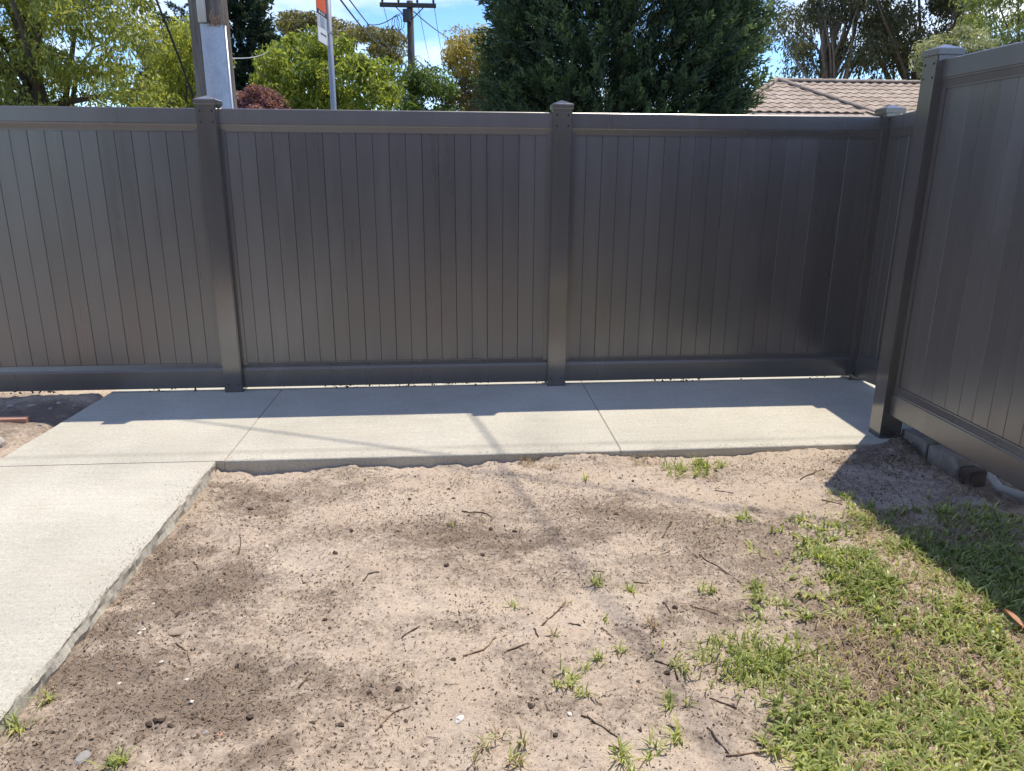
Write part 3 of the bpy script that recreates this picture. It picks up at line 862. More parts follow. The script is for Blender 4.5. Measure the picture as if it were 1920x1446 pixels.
for (nm, lab, poly, ncl, sd_) in (
    ('gum_tree', 'thin crowned olive gum rising behind the bright green tree', [(520, 80), (530, 45), (560, 22), (590, 40), (640, 52), (655, 34), (700, 58), (742, 62), (735, 90), (760, 105), (745, 125), (700, 90), (650, 85), (600, 80)], 34, 12),):
    broad_tree(nm, lab, poly, 30, 2, ncl, 260, .26, .085, .62, .35, LF_OL, BARK_P, 640, seed=sd_, nl=18, tr=.16, flat=.55)
broad_tree('street_tree', 'small dark green tree at the foot of the far pole',
           [(735, 232), (752, 160), (775, 132), (815, 128), (850, 150), (862, 190), (850, 232)], 19, 1.0, 36, 180, .17, .06, .48, .4, LF_GR, BARK, 800, seed=15, nl=10, tr=.09)
def gold(P, t, rs):
    z0 = atY(880, 150, 21)[2]
    return np.clip(np.where(P[:, 2] > z0, t * .8 + .35, t * .38), 0, 1)
broad_tree('wattle_tree', 'wispy tree with golden upper leaves and brown lower twigs beside the cypress',
           [(828, 232), (838, 150), (840, 110), (862, 70), (900, 62), (950, 80), (960, 232)], 21, 1.2, 62, 170, .19, .05, .55, .4, LF_YE, BARK_P, 890, seed=18, nl=22, tr=.10, extra=gold)
broad_tree('gum_tree', 'dark gum with forked grey limbs rising over the tiled roof',
           [(1440, 150), (1432, 95), (1450, 40), (1490, -10), (1500, -120), (1560, -220), (1650, -180), (1660, 0), (1640, 90), (1625, 150), (1570, 110), (1500, 160)], 29, 2.5, 62, 240, .26, .07, .85, .6, LF_DK, BARK_P, 1560, seed=21, nl=34, tr=.20)
broad_tree('gum_tree', 'dense dark gum behind the tall side fence post',
           [(1610, 235), (1620, 40), (1650, -150), (1760, -230), (1830, -120), (1840, 40), (1800, 90), (1790, 235)], 28, 2.5, 120, 220, .26, .08, .9, .6, LF_DK, BARK, 1690, seed=23, nl=26, tr=.24)
broad_tree('street_tree', 'light green tree rising above the taller side fence',
           [(1805, 140), (1800, 40), (1820, -80), (1900, -160), (2080, -120), (2120, 60), (2080, 160)], 20, 1.8, 95, 200, .18, .055, .6, .6, LF_LT, BARK, 1930, seed=26, nl=14, tr=.15)
broad_tree('pale_bush', 'pale silvery green bush behind the tall side fence post cap',
           [(1722, 140), (1728, 88), (1760, 72), (1790, 74), (1800, 62), (1830, 66), (1850, 92), (1852, 140)], 16, .8, 34, 260, .13, .055, .34, .2, LF_PALE, BARK, 1790, seed=28, nl=8, tr=.05)
broad_tree('plum_bush', 'purple leaved plum bush beside the timber pole',
           [(432, 235), (436, 185), (450, 165), (480, 172), (505, 178), (530, 200), (536, 235)], 13, .7, 40, 250, .11, .05, .28, .1, LF_PU, BARK, 485, seed=31, nl=10, tr=.05)

# ---- conifers built from upswept sprays
def sprays(origin, radius_fn, z0, z1, nspray, nleaf, slen, lw, lm, name, label, seed, up_=.9, tr=.2, tipbright=1.0, group=None, inner=.25, sq=1.0):
    rs = np.random.default_rng(seed); random.seed(seed)
    root = tag(empty(name, tuple(origin)), label, 'tree', group)
    z = z0 + (z1 - z0) * rs.random(nspray * 3)
    rmax = radius_fn(z)
    keep = rs.random(nspray * 3) < rmax / (radius_fn(np.linspace(z0, z1, 50)).max())
    z = z[keep][:nspray]; rmax = rmax[keep][:nspray]; n = len(z)
    a = rs.uniform(0, 2 * PI, n)
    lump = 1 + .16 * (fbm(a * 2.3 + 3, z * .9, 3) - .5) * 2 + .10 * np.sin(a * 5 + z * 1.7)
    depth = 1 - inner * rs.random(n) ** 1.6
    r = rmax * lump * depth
    out = np.stack([np.cos(a), np.sin(a) * sq, np.zeros(n)], 1)
    base = out * r[:, None] + np.stack([np.zeros(n), np.zeros(n), z], 1)
    ax = unit(out + np.array([0, 0, 1.0]) * (up_ * rs.uniform(.5, 1.3, n))[:, None] + rs.normal(size=(n, 3)) * .35)
    sl_ = slen * rs.uniform(.6, 1.35, n)
    # a flat fan: side vector random around the axis
    sv = unit(np.cross(ax, rs.normal(size=(n, 3))))
    m = nleaf
    t = (np.arange(m) + .5) / m
    si = np.repeat(np.arange(n), m); tt = np.tile(t, n)
    side_ = np.where(np.tile(np.arange(m) % 2, n) == 0, 1.0, -1.0)
    wid = (1 - tt) * .30 + .05
    P = base[si] + ax[si] * (tt * sl_[si])[:, None] + sv[si] * (side_ * wid * sl_[si] * .45 * rs.uniform(.3, 1.1, n * m))[:, None]
    P += rs.normal(size=P.shape) * .035
    D = unit(ax[si] + sv[si] * (side_ * .75)[:, None] + rs.normal(size=P.shape) * .25)
    Nn = unit(np.cross(ax[si], sv[si]) + rs.normal(size=P.shape) * .4)
    LL = lw[0] * rs.uniform(.7, 1.3, n * m); WW = lw[1] * rs.uniform(.7, 1.3, n * m)
    V, Fq = leaf_quads(P, D, Nn, LL, WW)
    st = rs.random(n)
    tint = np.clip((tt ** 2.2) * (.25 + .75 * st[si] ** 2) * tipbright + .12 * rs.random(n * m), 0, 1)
    link('crown', np_mesh('crown', V, Fq, np.repeat(tint, 4)), lm, root)
    mb_ = MB(); limb(mb_, (0, 0, 0), (0, 0, z1 * .95), tr, tr * .15, .01, 8)
    for k in range(46):
        zz = random.uniform(max(z0, .4), z1 * .8); aa = random.uniform(0, 2 * PI); rr_ = float(radius_fn(np.array([zz]))[0]) * .85
        limb(mb_, (0, 0, zz * .8), (rr_ * math.cos(aa), rr_ * math.sin(aa) * sq, zz + .5), .05, .012, .12, 5)
    link('trunk', mb_.mesh('trunk', smooth=True), BARK, root)
    return root
CYY = 12.0
cl_, cr_ = atY(900, 90, CYY), atY(1425, 90, CYY)
cyx = (cl_[0] + cr_[0]) / 2; cyr = (cr_[0] - cl_[0]) / 2
def cyp_r(z):
    z = np.asarray(z, float)
    return cyr * np.interp(z, [0, .8, 2.3, 3.0, 3.9, 5.0, 6.5, 8.5, 10.5, 11.5], [.66, .76, .80, .88, .93, .92, .80, .55, .25, .05]) * .90
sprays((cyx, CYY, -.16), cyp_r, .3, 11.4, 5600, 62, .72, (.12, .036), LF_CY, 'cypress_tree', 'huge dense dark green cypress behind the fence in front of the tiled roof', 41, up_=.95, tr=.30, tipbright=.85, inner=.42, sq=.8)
def cone_r(rb_, zb0_, zt0_):
    return lambda z: rb_ * np.clip((zt0_ - np.asarray(z, float)) / (zt0_ - zb0_), 0.02, 1) ** .8
q = atY(452, 100, 21.0)
def col_r(z): return np.interp(np.asarray(z, float), [0, 3.0, 5.0, 7.5, 10], [1.05, 1.02, .92, .62, .1])
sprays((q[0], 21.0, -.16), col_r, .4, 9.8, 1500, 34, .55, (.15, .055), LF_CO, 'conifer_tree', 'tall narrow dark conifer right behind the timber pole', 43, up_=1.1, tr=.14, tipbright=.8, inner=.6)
for k, (px, pyt, Yc, rb_, lab) in enumerate(((338, 4, 34.0, 1.2, 'pointed blue green conifer tip showing above the yellow green tree'),
                                            (300, 22, 33.0, 1.1, 'blunter blue green conifer beside the large gum'))):
    q = atY(px, pyt, Yc)
    sprays((q[0], Yc, -.16), cone_r(rb_ * 1.7, 0, q[2] + .16), 3.2, q[2] + .1, 520, 26, .7, (.20, .07), LF_CO, 'conifer_tree', lab, 47 + k, up_=.25, tr=.12, inner=.8)

# ================================================================== GROUND DETAIL
def soil_pt(px, py):
    z = -.05
    for _ in range(4):
        p = gnd(px, py, z); z = float(soil_z(np.array([p[0]]), np.array([p[1]]))[0])
    return np.array([p[0], p[1], z])

# ---- grass
LF_GRASS = m_leaf('grass_blade', (.16, .235, .055), (.64, .69, .28), .45, .36)
LF_DRY = m_leaf('dry_blade', (.26, .19, .115), (.56, .46, .31), .25, .7)
def blades(P, h, w, rs, lean=1.0):
    """curved tapering blades: 5 verts, 2 quads -> as quads with last pair narrow"""
    n = len(P)
    a = rs.uniform(0, 2 * PI, n); dirv = np.stack([np.cos(a), np.sin(a), np.zeros(n)], 1)
    sv = np.stack([-np.sin(a), np.cos(a), np.zeros(n)], 1)
    ln = lean * rs.uniform(.35, 1.25, n)
    hh = h * rs.uniform(.55, 1.3, n); ww = w * rs.uniform(.7, 1.3, n)
    el1 = PI / 2 - ln * .55; el2 = PI / 2 - ln * 1.25
    m1 = P + dirv * (np.cos(el1) * hh * .5)[:, None] + np.array([0, 0, 1]) * (np.sin(el1) * hh * .5)[:, None]
    m2 = m1 + dirv * (np.cos(el2) * hh * .5)[:, None] + np.array([0, 0, 1]) * (np.sin(el2) * hh * .5)[:, None]
    V = np.empty((n, 6, 3))
    V[:, 0] = P - sv * (ww * .35)[:, None]; V[:, 1] = P + sv * (ww * .35)[:, None]
    V[:, 2] = m1 - sv * (ww * .5)[:, None]; V[:, 3] = m1 + sv * (ww * .5)[:, None]
    V[:, 4] = m2 - sv * (ww * .08)[:, None]; V[:, 5] = m2 + sv * (ww * .08)[:, None]
    b = (np.arange(n) * 6)[:, None]
    F = np.concatenate([b + np.array([0, 1, 3, 2]), b + np.array([2, 3, 5, 4])], 1).reshape(-1, 4)
    return V.reshape(-1, 3), F
LAWN = [(1600, 990), (1650, 975), (1720, 985), (1830, 985), (2080, 1000), (2400, 1200), (2400, 1700), (1430, 1700), (1440, 1446), (1455, 1350), (1520, 1310),
        (1620, 1290), (1650, 1240), (1640, 1190), (1590, 1140), (1545, 1090), (1535, 1040)]
lawn_xy = [tuple(gnd(px, py)[:2]) for px, py in LAWN]
THIN = [(1650, 1225, 130, 48, .95), (1540, 1285, 90, 45, .92), (1500, 1180, 60, 50, .9), (1590, 1010, 40, 25, .6), (1690, 1010, 70, 20, .7), (1860, 1040, 80, 30, .75), (1800, 950, 100, 20, .7), (1720, 1270, 70, 30, .6), (1640, 1420, 60, 30, .5)]
_th = []
for (px, py, rx, ry, s) in THIN:
    c = gnd(px, py); e = gnd(px + rx, py); f0 = gnd(px, py - ry); f1 = gnd(px, py + ry); _th.append((c[0], c[1], abs(e[0] - c[0]), abs(f0[1] - f1[1]) / 2, s))
rs = np.random.default_rng(77)
def lawn_density(x, y):
    x0_, y0_ = x, y; x = x + rs.normal(size=len(x)) * .055; y = y + rs.normal(size=len(y)) * .05
    d = inpoly(np.stack([x + (fbm(x * 8, y * 8, 4, .7) - .5) * .42, y + (fbm(x * 8 + 9, y * 8, 4, .7) - .5) * .42], 1), lawn_xy).astype(float)
    d = d * (.16 + 1.35 * sstep(.36, .64, fbm(x0_ * 6.5 + 2, y0_ * 6.5, 4, .6)))
    for (cx, cy, rx, ry, s) in _th:
        d = d * (1 - s * np.exp(-(((x - cx) / rx) ** 2 + ((y - cy) / ry) ** 2)))
    stray = (fbm(x0_ * 11 + 4, y0_ * 11 + 1, 3, .6) > .64) & (x0_ > .15 + .35 * sstep(-3.6, -2.6, y0_)) & (y0_ < -2.25)
    return np.maximum(d, stray * .28)
n0 = 150000
x = rs.uniform(.2, 2.6, n0); y = rs.uniform(-4.6, -1.9, n0)
kp = rs.random(n0) < lawn_density(x, y) * .43
x, y = x[kp], y[kp]
# blades gather in little shoots
cen = rs.integers(0, len(x), len(x)); mixm = rs.random(len(x)) < .7
jx = x[cen // 7 * 7 % len(x)] + rs.normal(size=len(x)) * .011; jy = y[cen // 7 * 7 % len(x)] + rs.normal(size=len(x)) * .011
x = np.where(mixm, jx, x); y = np.where(mixm, jy, y)
P = np.stack([x, y, soil_z(x, y) - .003], 1)
V, F = blades(P, .054, .0086, rs, 1.55)
tn = np.clip(rs.random(len(x)) * .75 + .35 * (fbm(x * 6, y * 6, 2) - .3), 0, 1)
lawn = tag(link('lawn_grass', np_mesh('lawn_grass', V, F, np.repeat(tn, 6), smooth=True), LF_GRASS), 'patchy broad bladed green lawn grass along the side fence', 'grass', kind='stuff')
# dry thatch among and around the lawn
nd = 62000
x = rs.uniform(.0, 2.5, nd); y = rs.uniform(-4.5, -1.6, nd)
dd = np.clip(dirt_at(x, y), 0, 1) * .55 + .62 * (lawn_density(x + .05, y) > 0)
kp = (rs.random(nd) < dd) & (x > .25 + .9 * sstep(-3.8, -2.2, y))
x, y = x[kp], y[kp]
P = np.stack([x, y, soil_z(x, y) + .001], 1)
V, F = blades(P, .050, .0032, rs, 1.9)
tag(link('dry_thatch', np_mesh('dry_thatch', V, F, np.repeat(rs.random(len(x)), 6)), LF_DRY), 'straw coloured dry thatch between the grass shoots', 'thatch', kind='stuff')

TUFTS = [(1290, 885, .16, 190, .065, 'leafy green grass clump by the path edge near the second joint', 0), (1345, 872, .10, 70, .05, 'smaller green grass clump beside the leafy clump at the path edge', 0),
         (1010, 869, .14, 170, .045, 'browning grass tuft against the path edge beyond the wire shadow', 1), (1215, 866, .11, 110, .04, 'dry tuft against the path edge near the leafy clump', 1),
         (1497, 851, .09, 70, .05, 'dry seedy tuft at the path edge short of the side post', 1), (1100, 900, .03, 12, .06, 'lone upright grass sprig on sand below the path edge', 0),
         (1572, 930, .09, 60, .045, 'low green tuft at the tip of the side fence shadow', 0), (1615, 952, .07, 46, .04, 'low green tuft along the edge of the fence shadow', 0),
         (1122, 1100, .05, 26, .06, 'pair of thin green sprigs on bare sand', 0), (1166, 1106, .05, 22, .05, 'short green sprig beside the thin pair', 0),
         (1075, 1138, .04, 12, .06, 'wiry brownish sprig on bare sand', 1), (1145, 1162, .03, 10, .04, 'tiny green sprig below the thin pair', 0),
         (1328, 1102, .05, 26, .06, 'compact green tuft on bare sand between twigs', 0), (1156, 1216, .03, 14, .045, 'star shaped green sprig on clean sand', 0),
         (1062, 1270, .09, 50, .045, 'sprawling runner of green leaves on clean sand', 0), (1108, 1246, .06, 30, .04, 'upper end of the sprawling green runner', 0), (1086, 1300, .04, 22, .04, 'lower end of the sprawling green runner', 0),
         (1230, 1178, .06, 30, .05, 'half dry tuft on brown soil', 1), (1290, 1246, .06, 34, .05, 'green tuft on brown soil beside the round grass patch', 0),
         (1272, 1322, .05, 26, .05, 'small green tuft on brown twiggy soil', 0), (1250, 1388, .06, 34, .06, 'upright green tuft on brown twiggy soil', 0),
         (930, 1412, .12, 60, .05, 'half dry spreading tuft in sand at the foot of the yard', 2), (1190, 1436, .09, 46, .055, 'dark green tuft next to brown litter', 0),
         (240, 1412, .07, 44, .05, 'green tuft beside a grey stone', 0), (40, 1362, .06, 34, .06, 'green tuft at the ragged path edge', 0), (105, 1305, .05, 22, .05, 'thin yellowing tuft at the ragged path edge', 2),
         (1553, 1090, .06, 32, .045, 'green tuft at the ragged front of the lawn', 0), (1540, 1045, .05, 28, .045, 'pale green tuft ahead of the lawn front', 0),
         (960, 1140, .03, 10, .04, 'faint green sprig on sand', 0), (840, 993, .03, 10, .035, 'small yellow green sprig on stained sand', 2),
         (1030, 1190, .03, 12, .05, 'wilted green sprig with a dark shadow on sand', 2), (1480, 1420, .09, 60, .06, 'tall green shoots at the lawn corner', 0)]
def tuft(px, py, r, nb, h, label, kind, nm='grass_tuft'):
    rs_ = np.random.default_rng(int(px * 7 + py)); c = soil_pt(px, py)
    k = max(1, nb // 8)
    cc = np.clip(rs_.normal(size=(k, 2)), -1.1, 1.1) * np.array([r * .62, r * .42]); 
    q = cc[rs_.integers(0, k, nb)] + rs_.normal(size=(nb, 2)) * .008
    X, Y_ = c[0] + q[:, 0], c[1] + q[:, 1]
    P_ = np.stack([q[:, 0], q[:, 1], soil_z(X, Y_) - c[2] - .003], 1)
    V_, F_ = blades(P_, h, .0052 if kind != 1 else .003, rs_, 1.2)
    me = np_mesh(nm, V_, F_, np.repeat(rs_.random(nb), 6))
    o = link(nm, me, LF_GRASS if kind == 0 else LF_DRY, None, tuple(c))
    if kind == 2:
        me.materials.append(LF_GRASS)
        mi = np.repeat((rs_.random(nb) < .5).astype(np.int32), 2); me.polygons.foreach_set('material_index', mi)
    return tag(o, label, 'grass tuft', 'grass tufts on the bare soil')
for t in TUFTS: tuft(*t)
# round patch of darker grass beside the lawn
c = soil_pt(1425, 1245); nb = 900
q = rs.normal(size=(nb, 2)) * np.array([.105, .085]); q = q[(rs.random(len(q)) < .9)]; nb = len(q)
P = np.stack([q[:, 0], q[:, 1], soil_z(c[0] + q[:, 0], c[1] + q[:, 1]) - c[2] - .003], 1)
V, F = blades(P, .048, .0058, rs, 1.15)
tag(link('grass_patch', np_mesh('grass_patch', V, F, np.repeat(rs.random(nb) * .8, 6)), LF_GRASS, None, tuple(c)), 'rounded dense patch of dark green grass apart from the lawn', 'grass', kind='stuff')

# ---- litter: chips, fibres and crumbs too many to count
LITTER = m_leaf('litter', (.035, .026, .020), (.36, .27, .19), .0, .9)
nl_ = 130000
x = rs.uniform(-2.10, 2.1, nl_); y = rs.uniform(-4.2, -1.46, nl_)
den = .15 + np.clip(dirt_at(x, y), 0, 1) * 1.0 + .25 * sstep(.5, .75, fbm(x * 3, y * 3, 3))
kp = rs.random(nl_) < den
x, y = x[kp], y[kp]; n = len(x)
z = soil_z(x, y)
a = rs.uniform(0, PI, n)
L = .0026 + .0038 * np.exp(rs.normal(size=n) * .50); L = np.minimum(L, .032); w = L * rs.uniform(.07, .26, n) + .0004; hgt = w * rs.uniform(.7, 1.6, n)
d = np.stack([np.cos(a), np.sin(a), rs.normal(size=n) * .18], 1); s = np.stack([-np.sin(a), np.cos(a), np.zeros(n)], 1)
c = np.stack([x, y, z + hgt * .4], 1)
V = np.empty((n, 5, 3))
V[:, 0] = c - d * (L / 2)[:, None] - s * w[:, None]; V[:, 1] = c + d * (L / 2)[:, None] - s * (w * .5)[:, None]
V[:, 2] = c + d * (L / 2)[:, None] + s * (w * .5)[:, None]; V[:, 3] = c - d * (L / 2)[:, None] + s * w[:, None]
V[:, 4] = c + np.array([0, 0, 1]) * (hgt * 1.6)[:, None]
b = (np.arange(n) * 5)[:, None]
F = np.concatenate([b + np.array([0, 1, 4]), b + np.array([1, 2, 4]), b + np.array([2, 3, 4]), b + np.array([3, 0, 4])], 1).reshape(-1, 3)
tag(link('soil_litter', np_mesh('soil_litter', V.reshape(-1, 3), F, np.repeat(rs.random(n) ** 1.3, 5)), LITTER), 'dark bark crumbs and root fibres strewn over the sand', 'litter', kind='stuff')

def lump_mesh(name, r, seed, sq=(1, 1, .6), sub=2, amp=.28):
    rs_ = random.Random(seed); bm = bmesh.new(); bmesh.ops.create_icosphere(bm, subdivisions=sub, radius=1)
    ax = [(Vector((rs_.gauss(0, 1), rs_.gauss(0, 1), rs_.gauss(0, 1))).normalized(), rs_.uniform(1.5, 4), rs_.uniform(0, 6)) for _ in range(5)]
    for v in bm.verts:
        k = 1 + sum(amp / 2.2 * math.sin(f * v.co.dot(a_) + p) for a_, f, p in ax)
        v.co = Vector((v.co.x * sq[0] * k * r, v.co.y * sq[1] * k * r, v.co.z * sq[2] * k * r))
    me = bpy.data.meshes.new(name); bm.to_mesh(me); bm.free(); return me
CLOD = simple('clod', (.085, .06, .045), .95, var=.4, scale=60, bmp=.6, bs=200)
PEB = simple('pebble_white', (.66, .63, .57), .7, var=.1, scale=40)
STONE = simple('stone_tan', (.34, .275, .215), .9, var=.25, scale=30, bmp=.5, bs=120)
STONEG = simple('stone_grey', (.30, .29, .275), .9, var=.25, scale=30, bmp=.5, bs=120)
GRP = 'stones and clods on the soil'
def put_lump(nm, px, py, r, m_, label, cat, sq=(1, 1, .6), sub=2, lift=.25, grp=GRP):
    p = soil_pt(px, py)
    o = link(nm, lump_mesh(nm, r, int(px * 3 + py), sq, sub), m_, None, (p[0], p[1], p[2] + r * sq[2] * lift)); o.rotation_euler.z = (px * .37) % 6
    return tag(o, label, cat, grp)
put_lump('pebble', 862, 1350, .016, PEB, 'white pebble lying on clean sand', 'stone', (1.2, .9, .6))
put_lump('stone', 334, 1187, .030, STONE, 'flat tan stone beside a curved root', 'stone', (1.1, .75, .30), 3)
put_lump('stone', 158, 1422, .022, STONEG, 'grey stone by a green tuft', 'stone', (1.2, .9, .6))
for (px, py, c_) in ((500, 1024, 1), (287, 1133, 1), (270, 1181, 1), (302, 1244, 1), (360, 1318, 1), (412, 1378, 3), (385, 1375, 2), (262, 1188, 1), (1068, 1340, 1), (350, 1275, 1), (222, 1283, 1)):
    put_lump('pebble', px, py, .0075 if c_ == 1 else .009, PEB if c_ == 1 else (STONEG if c_ == 2 else simple('pebble_pink', (.55, .30, .22), .8)),
             {1: 'tiny pale pebble on the darker soil', 2: 'tiny grey pebble on the darker soil', 3: 'tiny reddish pebble on the darker soil'}[c_], 'stone', (1.2, .9, .65), 1)
for (px, py, r) in ((748, 1292, .011), (995, 1325, .012), (838, 1060, .011), (936, 924, .010), (850, 935, .009), (768, 936, .009), (1186, 902, .009), (745, 997, .009), (1215, 900, .008),
                    (660, 995, .010), (630, 1038, .010), (570, 1094, .009), (1155, 965, .014), (920, 993, .011), (965, 997, .011), (1250, 1262, .012), (470, 1345, .012), (300, 1352, .014),
                    (280, 1360, .011), (610, 1162, .009), (640, 1360, .010), (1265, 1140, .012), (850, 1238, .010), (470, 955, .013), (540, 940, .010), (1495, 850, .012), (1510, 846, .012), (1042, 1378, .008), (905, 1042, .011)):
    put_lump('soil_clod', px, py, r, CLOD, 'dark crumbly clod of soil on the sand', 'clod', (1.2, 1.0, .7), 1)

# ---- twigs and roots
TWIG = simple('twig_dark', (.10, .065, .042), .9, var=.3, scale=50)
TWIGP = simple('twig_pale', (.33, .235, .16), .9, var=.25, scale=50)
def twig(pts, r, pale=False, label='thin dark twig lying on the sand'):
    P_ = [soil_pt(*q) for q in pts]; c = P_[0].copy()
    Q = []
    for i in range(len(P_) - 1):
        for k in range(5):
            t_ = k / 5; v = P_[i] * (1 - t_) + P_[i + 1] * t_; v[2] = float(soil_z(np.array([v[0]]), np.array([v[1]]))[0]) + r * .9
            v[:2] += RNG.normal(size=2) * .002; Q.append(v)
    Q.append(P_[-1] + np.array([0, 0, r]))
    mb_ = MB(); n_ = len(Q); mb_.tube([q - c for q in Q], [r * (1 - .6 * k / n_) for k in range(n_)], 5)
    return tag(link('twig', mb_.mesh('twig', smooth=True), TWIGP if pale else TWIG, None, tuple(c)), label, 'twig', 'twigs and roots on the soil')
twig([(330, 1207), (352, 1222), (358, 1247)], .0035, True, 'curved pale root below the flat tan stone')
twig([(706, 1370), (730, 1343), (770, 1325)], .0035, True, 'arched pale root on stained sand')
twig([(868, 1232), (905, 1220), (930, 1195)], .0045, True, 'straw coloured root with a frayed end on sand')
for pts in ([(950, 1222), (988, 1208)], [(752, 1198), (788, 1175)], [(1090, 1175), (1065, 1170)], [(445, 1040), (452, 1022), (450, 1000)], [(362, 1055), (372, 1067)], [(680, 1090), (692, 1076), (712, 1076)],
            [(1228, 1240), (1262, 1250)], [(1260, 980), (1240, 1010)], [(1255, 1035), (1238, 1040)], [(1188, 1093), (1216, 1095)], [(1112, 1072), (1134, 1074)], [(1295, 1135), (1345, 1150)], [(1310, 1040), (1345, 1062), (1400, 1105)],
            [(1480, 1028), (1520, 1034)], [(1560, 868), (1600, 862)], [(1340, 920), (1376, 922)], [(865, 960), (905, 962), (925, 972)], [(1015, 1175), (1060, 1130)], [(1360, 1418), (1450, 1410)], [(1420, 1396), (1455, 1415)],
            [(560, 1290), (585, 1262)], [(1000, 1180), (1010, 1195)], [(1130, 1180), (1150, 1196)], [(1090, 1345), (1160, 1385)], [(1140, 1400), (1170, 1412)], [(1270, 1275), (1262, 1248)], [(1245, 1130), (1258, 1150)],
            [(1540, 938), (1580, 945)], [(1500, 900), (1545, 880)], [(500, 930), (520, 942)], [(1325, 1365), (1370, 1420)], [(1380, 1330), (1330, 1310)], [(1455, 1255), (1560, 1205)], [(1480, 1330), (1420, 1300)]):
    twig(pts, .0032, random.random() < .25, 'thin crooked twig lying on the sandy soil')

# ---- side-post surroundings
mound = soil_pt(1665, 842)
mb = MB(); rq = random.Random(4)
for k in range(260):
    a_ = rq.uniform(0, 2 * PI); rr_ = abs(rq.gauss(0, .075)); p = Vector((rr_ * 1.25 * math.cos(a_), rr_ * .8 * math.sin(a_), 0))
    p.z = float(soil_z(np.array([mound[0] + p.x]), np.array([mound[1] + p.y]))[0]) - mound[2] + rq.uniform(-.004, .02)
    e = p + Vector((rq.gauss(0, .025), rq.gauss(0, .025), rq.uniform(-.008, .028)))
    mb.tube([p, (p + e) / 2 + Vector((0, 0, .006)), e], [.0028, .0024, .001], 4)
tag(link('root_clump', mb.mesh('root_clump'), simple('root_brown', (.115, .07, .042), .95, var=.4, scale=40), None, tuple(mound)), 'tangled brown roots heaped at the foot of the tall side post', 'roots', kind='stuff')
BRKL = simple('edging_brick', (.38, .35, .31), .95, var=.55, scale=26, bmp=.6, bs=80)
BRKD = simple('edging_dark', (.15, .115, .09), .92, var=.3, scale=20, bmp=.6, bs=80)
def brick(nm, c, L, Wd, Hh, rz, m_, label, cat, grp=None):
    mb_ = MB(); mb_.box(-Wd / 2, Wd / 2, -L / 2, L / 2, 0, Hh)
    o = link(nm, mb_.mesh(nm, bevel=.004), m_, None, c); o.rotation_euler.z = rz
    return tag(o, label, cat, grp)
brick('edging_brick', (2.045, -1.43, -.070), .235, .11, .135, .06, BRKL, 'worn pale topped edging brick next to the tall side post under the fence', 'brick', 'edging bricks under the side fence')
brick('edging_brick', (2.070, -1.675, -.078), .235, .11, .13, .12, BRKL, 'worn edging brick farther along under the side fence', 'brick', 'edging bricks under the side fence')
brick('timber_block', (2.10, -1.83, -.11), .09, .10, .12, .1, BRKD, 'dark brown block at the end of the edging bricks', 'block')
mb = MB(); pp = [(2.17, -1.88, .05), (2.13, -1.93, .0), (2.13, -2.0, -.03), (2.18, -2.09, -.035), (2.30, -2.16, -.03)]
mb.tube([np.array(q_) - np.array(pp[0]) for q_ in pp], .022, 12)
tag(link('drain_pipe', mb.mesh('drain_pipe', smooth=True), simple('white_pvc', (.50, .49, .46), .45, var=.06), None, pp[0]), 'white plastic pipe bend under the side fence', 'pipe')

# ---- left bed: timber offcut and broken concrete
p = gnd(-30, 795, -.02)
mb = MB(); mb.box(-.30, .30, -.035, .035, 0, .032)
o = link('timber_offcut', mb.mesh('timber_offcut', bevel=.003), simple('red_timber', (.42, .235, .17), .8, var=.2, scale=20), None, (p[0] - .04, p[1] + .02, p[2] - .002)); o.rotation_euler.z = .05
tag(o, 'reddish timber offcut lying on rubble beside the path', 'timber')
p = gnd(-46, 832, -.02)
o = link('concrete_lump', lump_mesh('concrete_lump', .13, 9, (1.1, .8, .55), 3, .2), CONC2, None, (p[0], p[1] + .02, p[2]))
tag(o, 'broken lump of concrete beside the path below the timber offcut', 'rubble')
for (px, py, r) in ((75, 800, .018), (88, 806, .014), (20, 785, .02), (60, 758, .03), (110, 752, .025), (20, 760, .035), (66, 835, .02), (72, 832, .015), (140, 760, .02), (95, 765, .02)):
    p = gnd(px, py, -.03); z = float(soil_z(np.array([p[0]]), np.array([p[1]]))[0])
    r *= .62
    o = link('rubble_stone', lump_mesh('rubble_stone', r, px, (1.2, .9, .6), 2), STONEG if px % 2 else CONC2, None, (p[0], p[1], z + r * .2))
    tag(o, 'small broken stone in the rubble bed beside the path', 'stone', 'rubble beside the path')

# ---- dead leaf on the lawn
p = soil_pt(1893, 1182)
mb = MB(); n = 8; V = []; F = []
for k in range(n + 1):
    t_ = k / n; w_ = .016 * math.sin(PI * min(1, t_ * .94 + .05)) ** .8
    for s_i in (-1, 0, 1): V.append((s_i * w_, t_ * .085 - .04, .012 * abs(s_i) + .03 * (t_ - .5) ** 2 + .012 * math.sin(3 * t_)))
for k in range(n):
    for j in range(2): F.append((k * 3 + j, k * 3 + j + 1, (k + 1) * 3 + j + 1, (k + 1) * 3 + j))
mb.add(V, F); me = mb.mesh('dead_leaf', smooth=True)
o = link('dead_leaf', me, simple('dead_leaf', (.42, .20, .10), .6, var=.2, scale=40), None, (p[0], p[1], p[2] + .035)); o.rotation_euler = (.25, .2, .25)
tag(o, 'orange brown fallen leaf on the lawn', 'leaf')

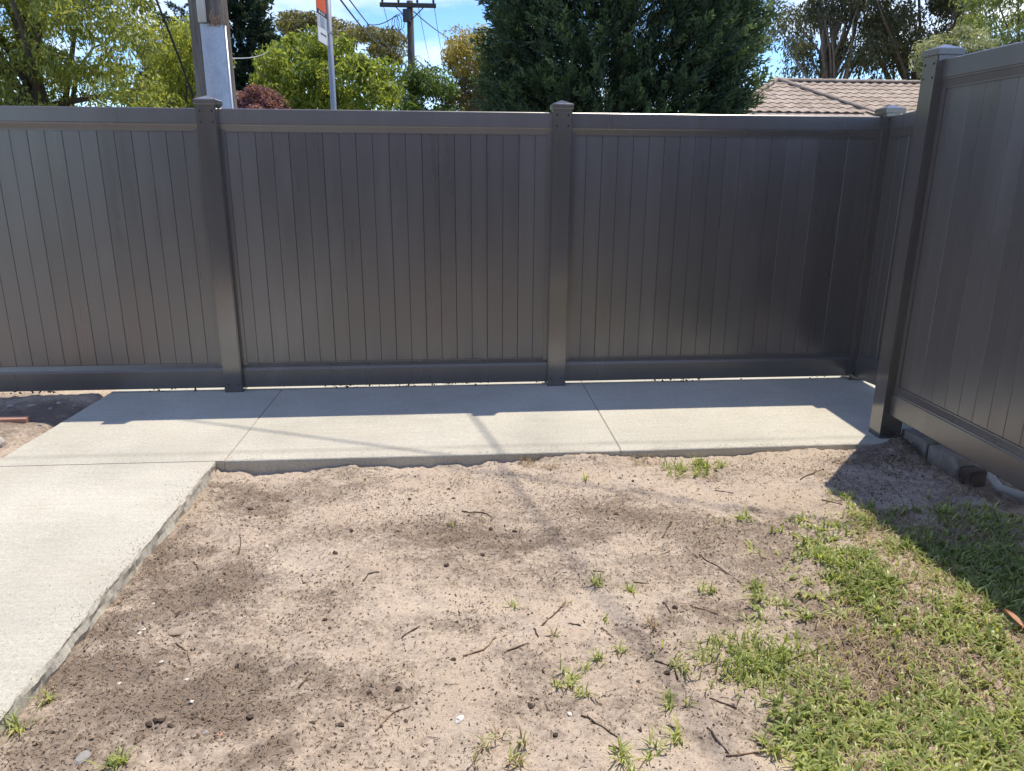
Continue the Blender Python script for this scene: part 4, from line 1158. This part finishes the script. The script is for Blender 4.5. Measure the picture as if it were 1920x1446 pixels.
# ---- dirt crumbs caught under the front fence
nb = 420
x = rs.uniform(-4.6, 2.2, nb); keep = fbm(x * 3.1, x * 0 + 2.0, 3) > .47; x = x[keep]; y = rs.uniform(-.01, .10, len(x)); r = rs.uniform(.002, .009, len(x))
ico = bmesh.new(); bmesh.ops.create_icosphere(ico, subdivisions=1, radius=1.0)
iv = np.array([v.co[:] for v in ico.verts]); fi = np.array([[v.index for v in f.verts] for f in ico.faces]); ico.free()
V = (iv[None] * (r[:, None, None]) * rs.uniform(.6, 1.3, (len(x), 1, 3)) * (1 + rs.normal(size=(len(x), len(iv), 1)) * .15)) + np.stack([x, y, GX * x + r * .5], 1)[:, None, :]
F = (fi[None] + (np.arange(len(x)) * len(iv))[:, None, None]).reshape(-1, 3)
tag(link('dirt_crumbs', np_mesh('dirt_crumbs', V.reshape(-1, 3), F), CLOD), 'dark dirt crumbs caught under the bottom rail of the long fence', 'dirt', kind='stuff')

# ---- sand and crumbs spilled over the slab edges
n = 2600
t_ = rs.random(n) < .55
x = np.where(t_, rs.uniform(XP, 1.75, n), XP - np.abs(rs.exponential(.05, n))); y = np.where(t_, YP + np.abs(rs.exponential(.045, n)) + .01, rs.uniform(-4.2, YP, n))
kp = rs.random(n) < sstep(.35, .7, fbm(x * 4, y * 4, 3)); x, y = x[kp], y[kp]
r = rs.uniform(.0008, .0022, len(x))
V = (iv[None] * (r[:, None, None]) * rs.uniform(.6, 1.4, (len(x), 1, 3))) + np.stack([x, y, GX * x + r * .5], 1)[:, None, :]
F = (fi[None] + (np.arange(len(x)) * len(iv))[:, None, None]).reshape(-1, 3)
tag(link('spilled_sand', np_mesh('spilled_sand', V.reshape(-1, 3), F), simple('spilled_sand', (.42, .345, .26), .95)), 'grains of sand and grit spilled along the edges of the concrete path', 'sand', kind='stuff')

# ---- name twigs, clods and small pebbles by the grass tuft they lie closest to
_tf = [(o.location.copy(), o['label']) for o in bpy.data.objects if o.get('category') == 'grass tuft']
for o in bpy.data.objects:
    lab = o.get('label', '')
    if lab == 'thin crooked twig lying on the sandy soil': pre = ('long twig' if max(o.dimensions) > .11 else 'short twig')
    elif lab == 'dark crumbly clod of soil on the sand': pre = ('larger clod' if max(v.co.length for v in o.data.vertices) > .0145 else 'small clod')
    elif lab.startswith('tiny pale pebble'): pre = 'pale pebble'
    else: continue
    near = min(_tf, key=lambda t: (t[0] - o.location).length)
    o['label'] = pre + ' nearest the ' + near[1]

# ---- matted dead root fibres in the darker soil
n = 26000
x = rs.uniform(-2.10, 2.0, n); y = rs.uniform(-4.2, -1.47, n)
kp = rs.random(n) < (.05 + .75 * np.clip(dirt_at(x, y), 0, 1) + .35 * np.exp(-(x + 2.11) / .25)); x, y = x[kp], y[kp]; n = len(x)
a = rs.uniform(0, 2 * PI, n); L = rs.uniform(.008, .034, n); w = rs.uniform(.0005, .0011, n); k = rs.normal(size=n) * .5
V = np.empty((n, 8, 3)); cx_, cy_ = x.copy(), y.copy(); aa = a.copy()
for j in range(4):
    zz = soil_z(cx_, cy_) + .0015 + .003 * (j in (1, 2)) * rs.random(n)
    V[:, 2 * j] = np.stack([cx_ - np.sin(aa) * w, cy_ + np.cos(aa) * w, zz], 1); V[:, 2 * j + 1] = np.stack([cx_ + np.sin(aa) * w, cy_ - np.cos(aa) * w, zz + .0006], 1)
    cx_ = cx_ + np.cos(aa) * L / 3; cy_ = cy_ + np.sin(aa) * L / 3; aa = aa + k
b = (np.arange(n) * 8)[:, None]
F = np.concatenate([b + np.array([2 * j, 2 * j + 1, 2 * j + 3, 2 * j + 2]) for j in range(3)], 1).reshape(-1, 4)
tag(link('root_fibres', np_mesh('root_fibres', V.reshape(-1, 3), F, np.repeat(rs.random(n), 8)), m_leaf('root_fibre', (.055, .038, .026), (.40, .29, .19), .0, .9)), 'matted fine dead root fibres lying in the darker soil', 'roots', kind='stuff')
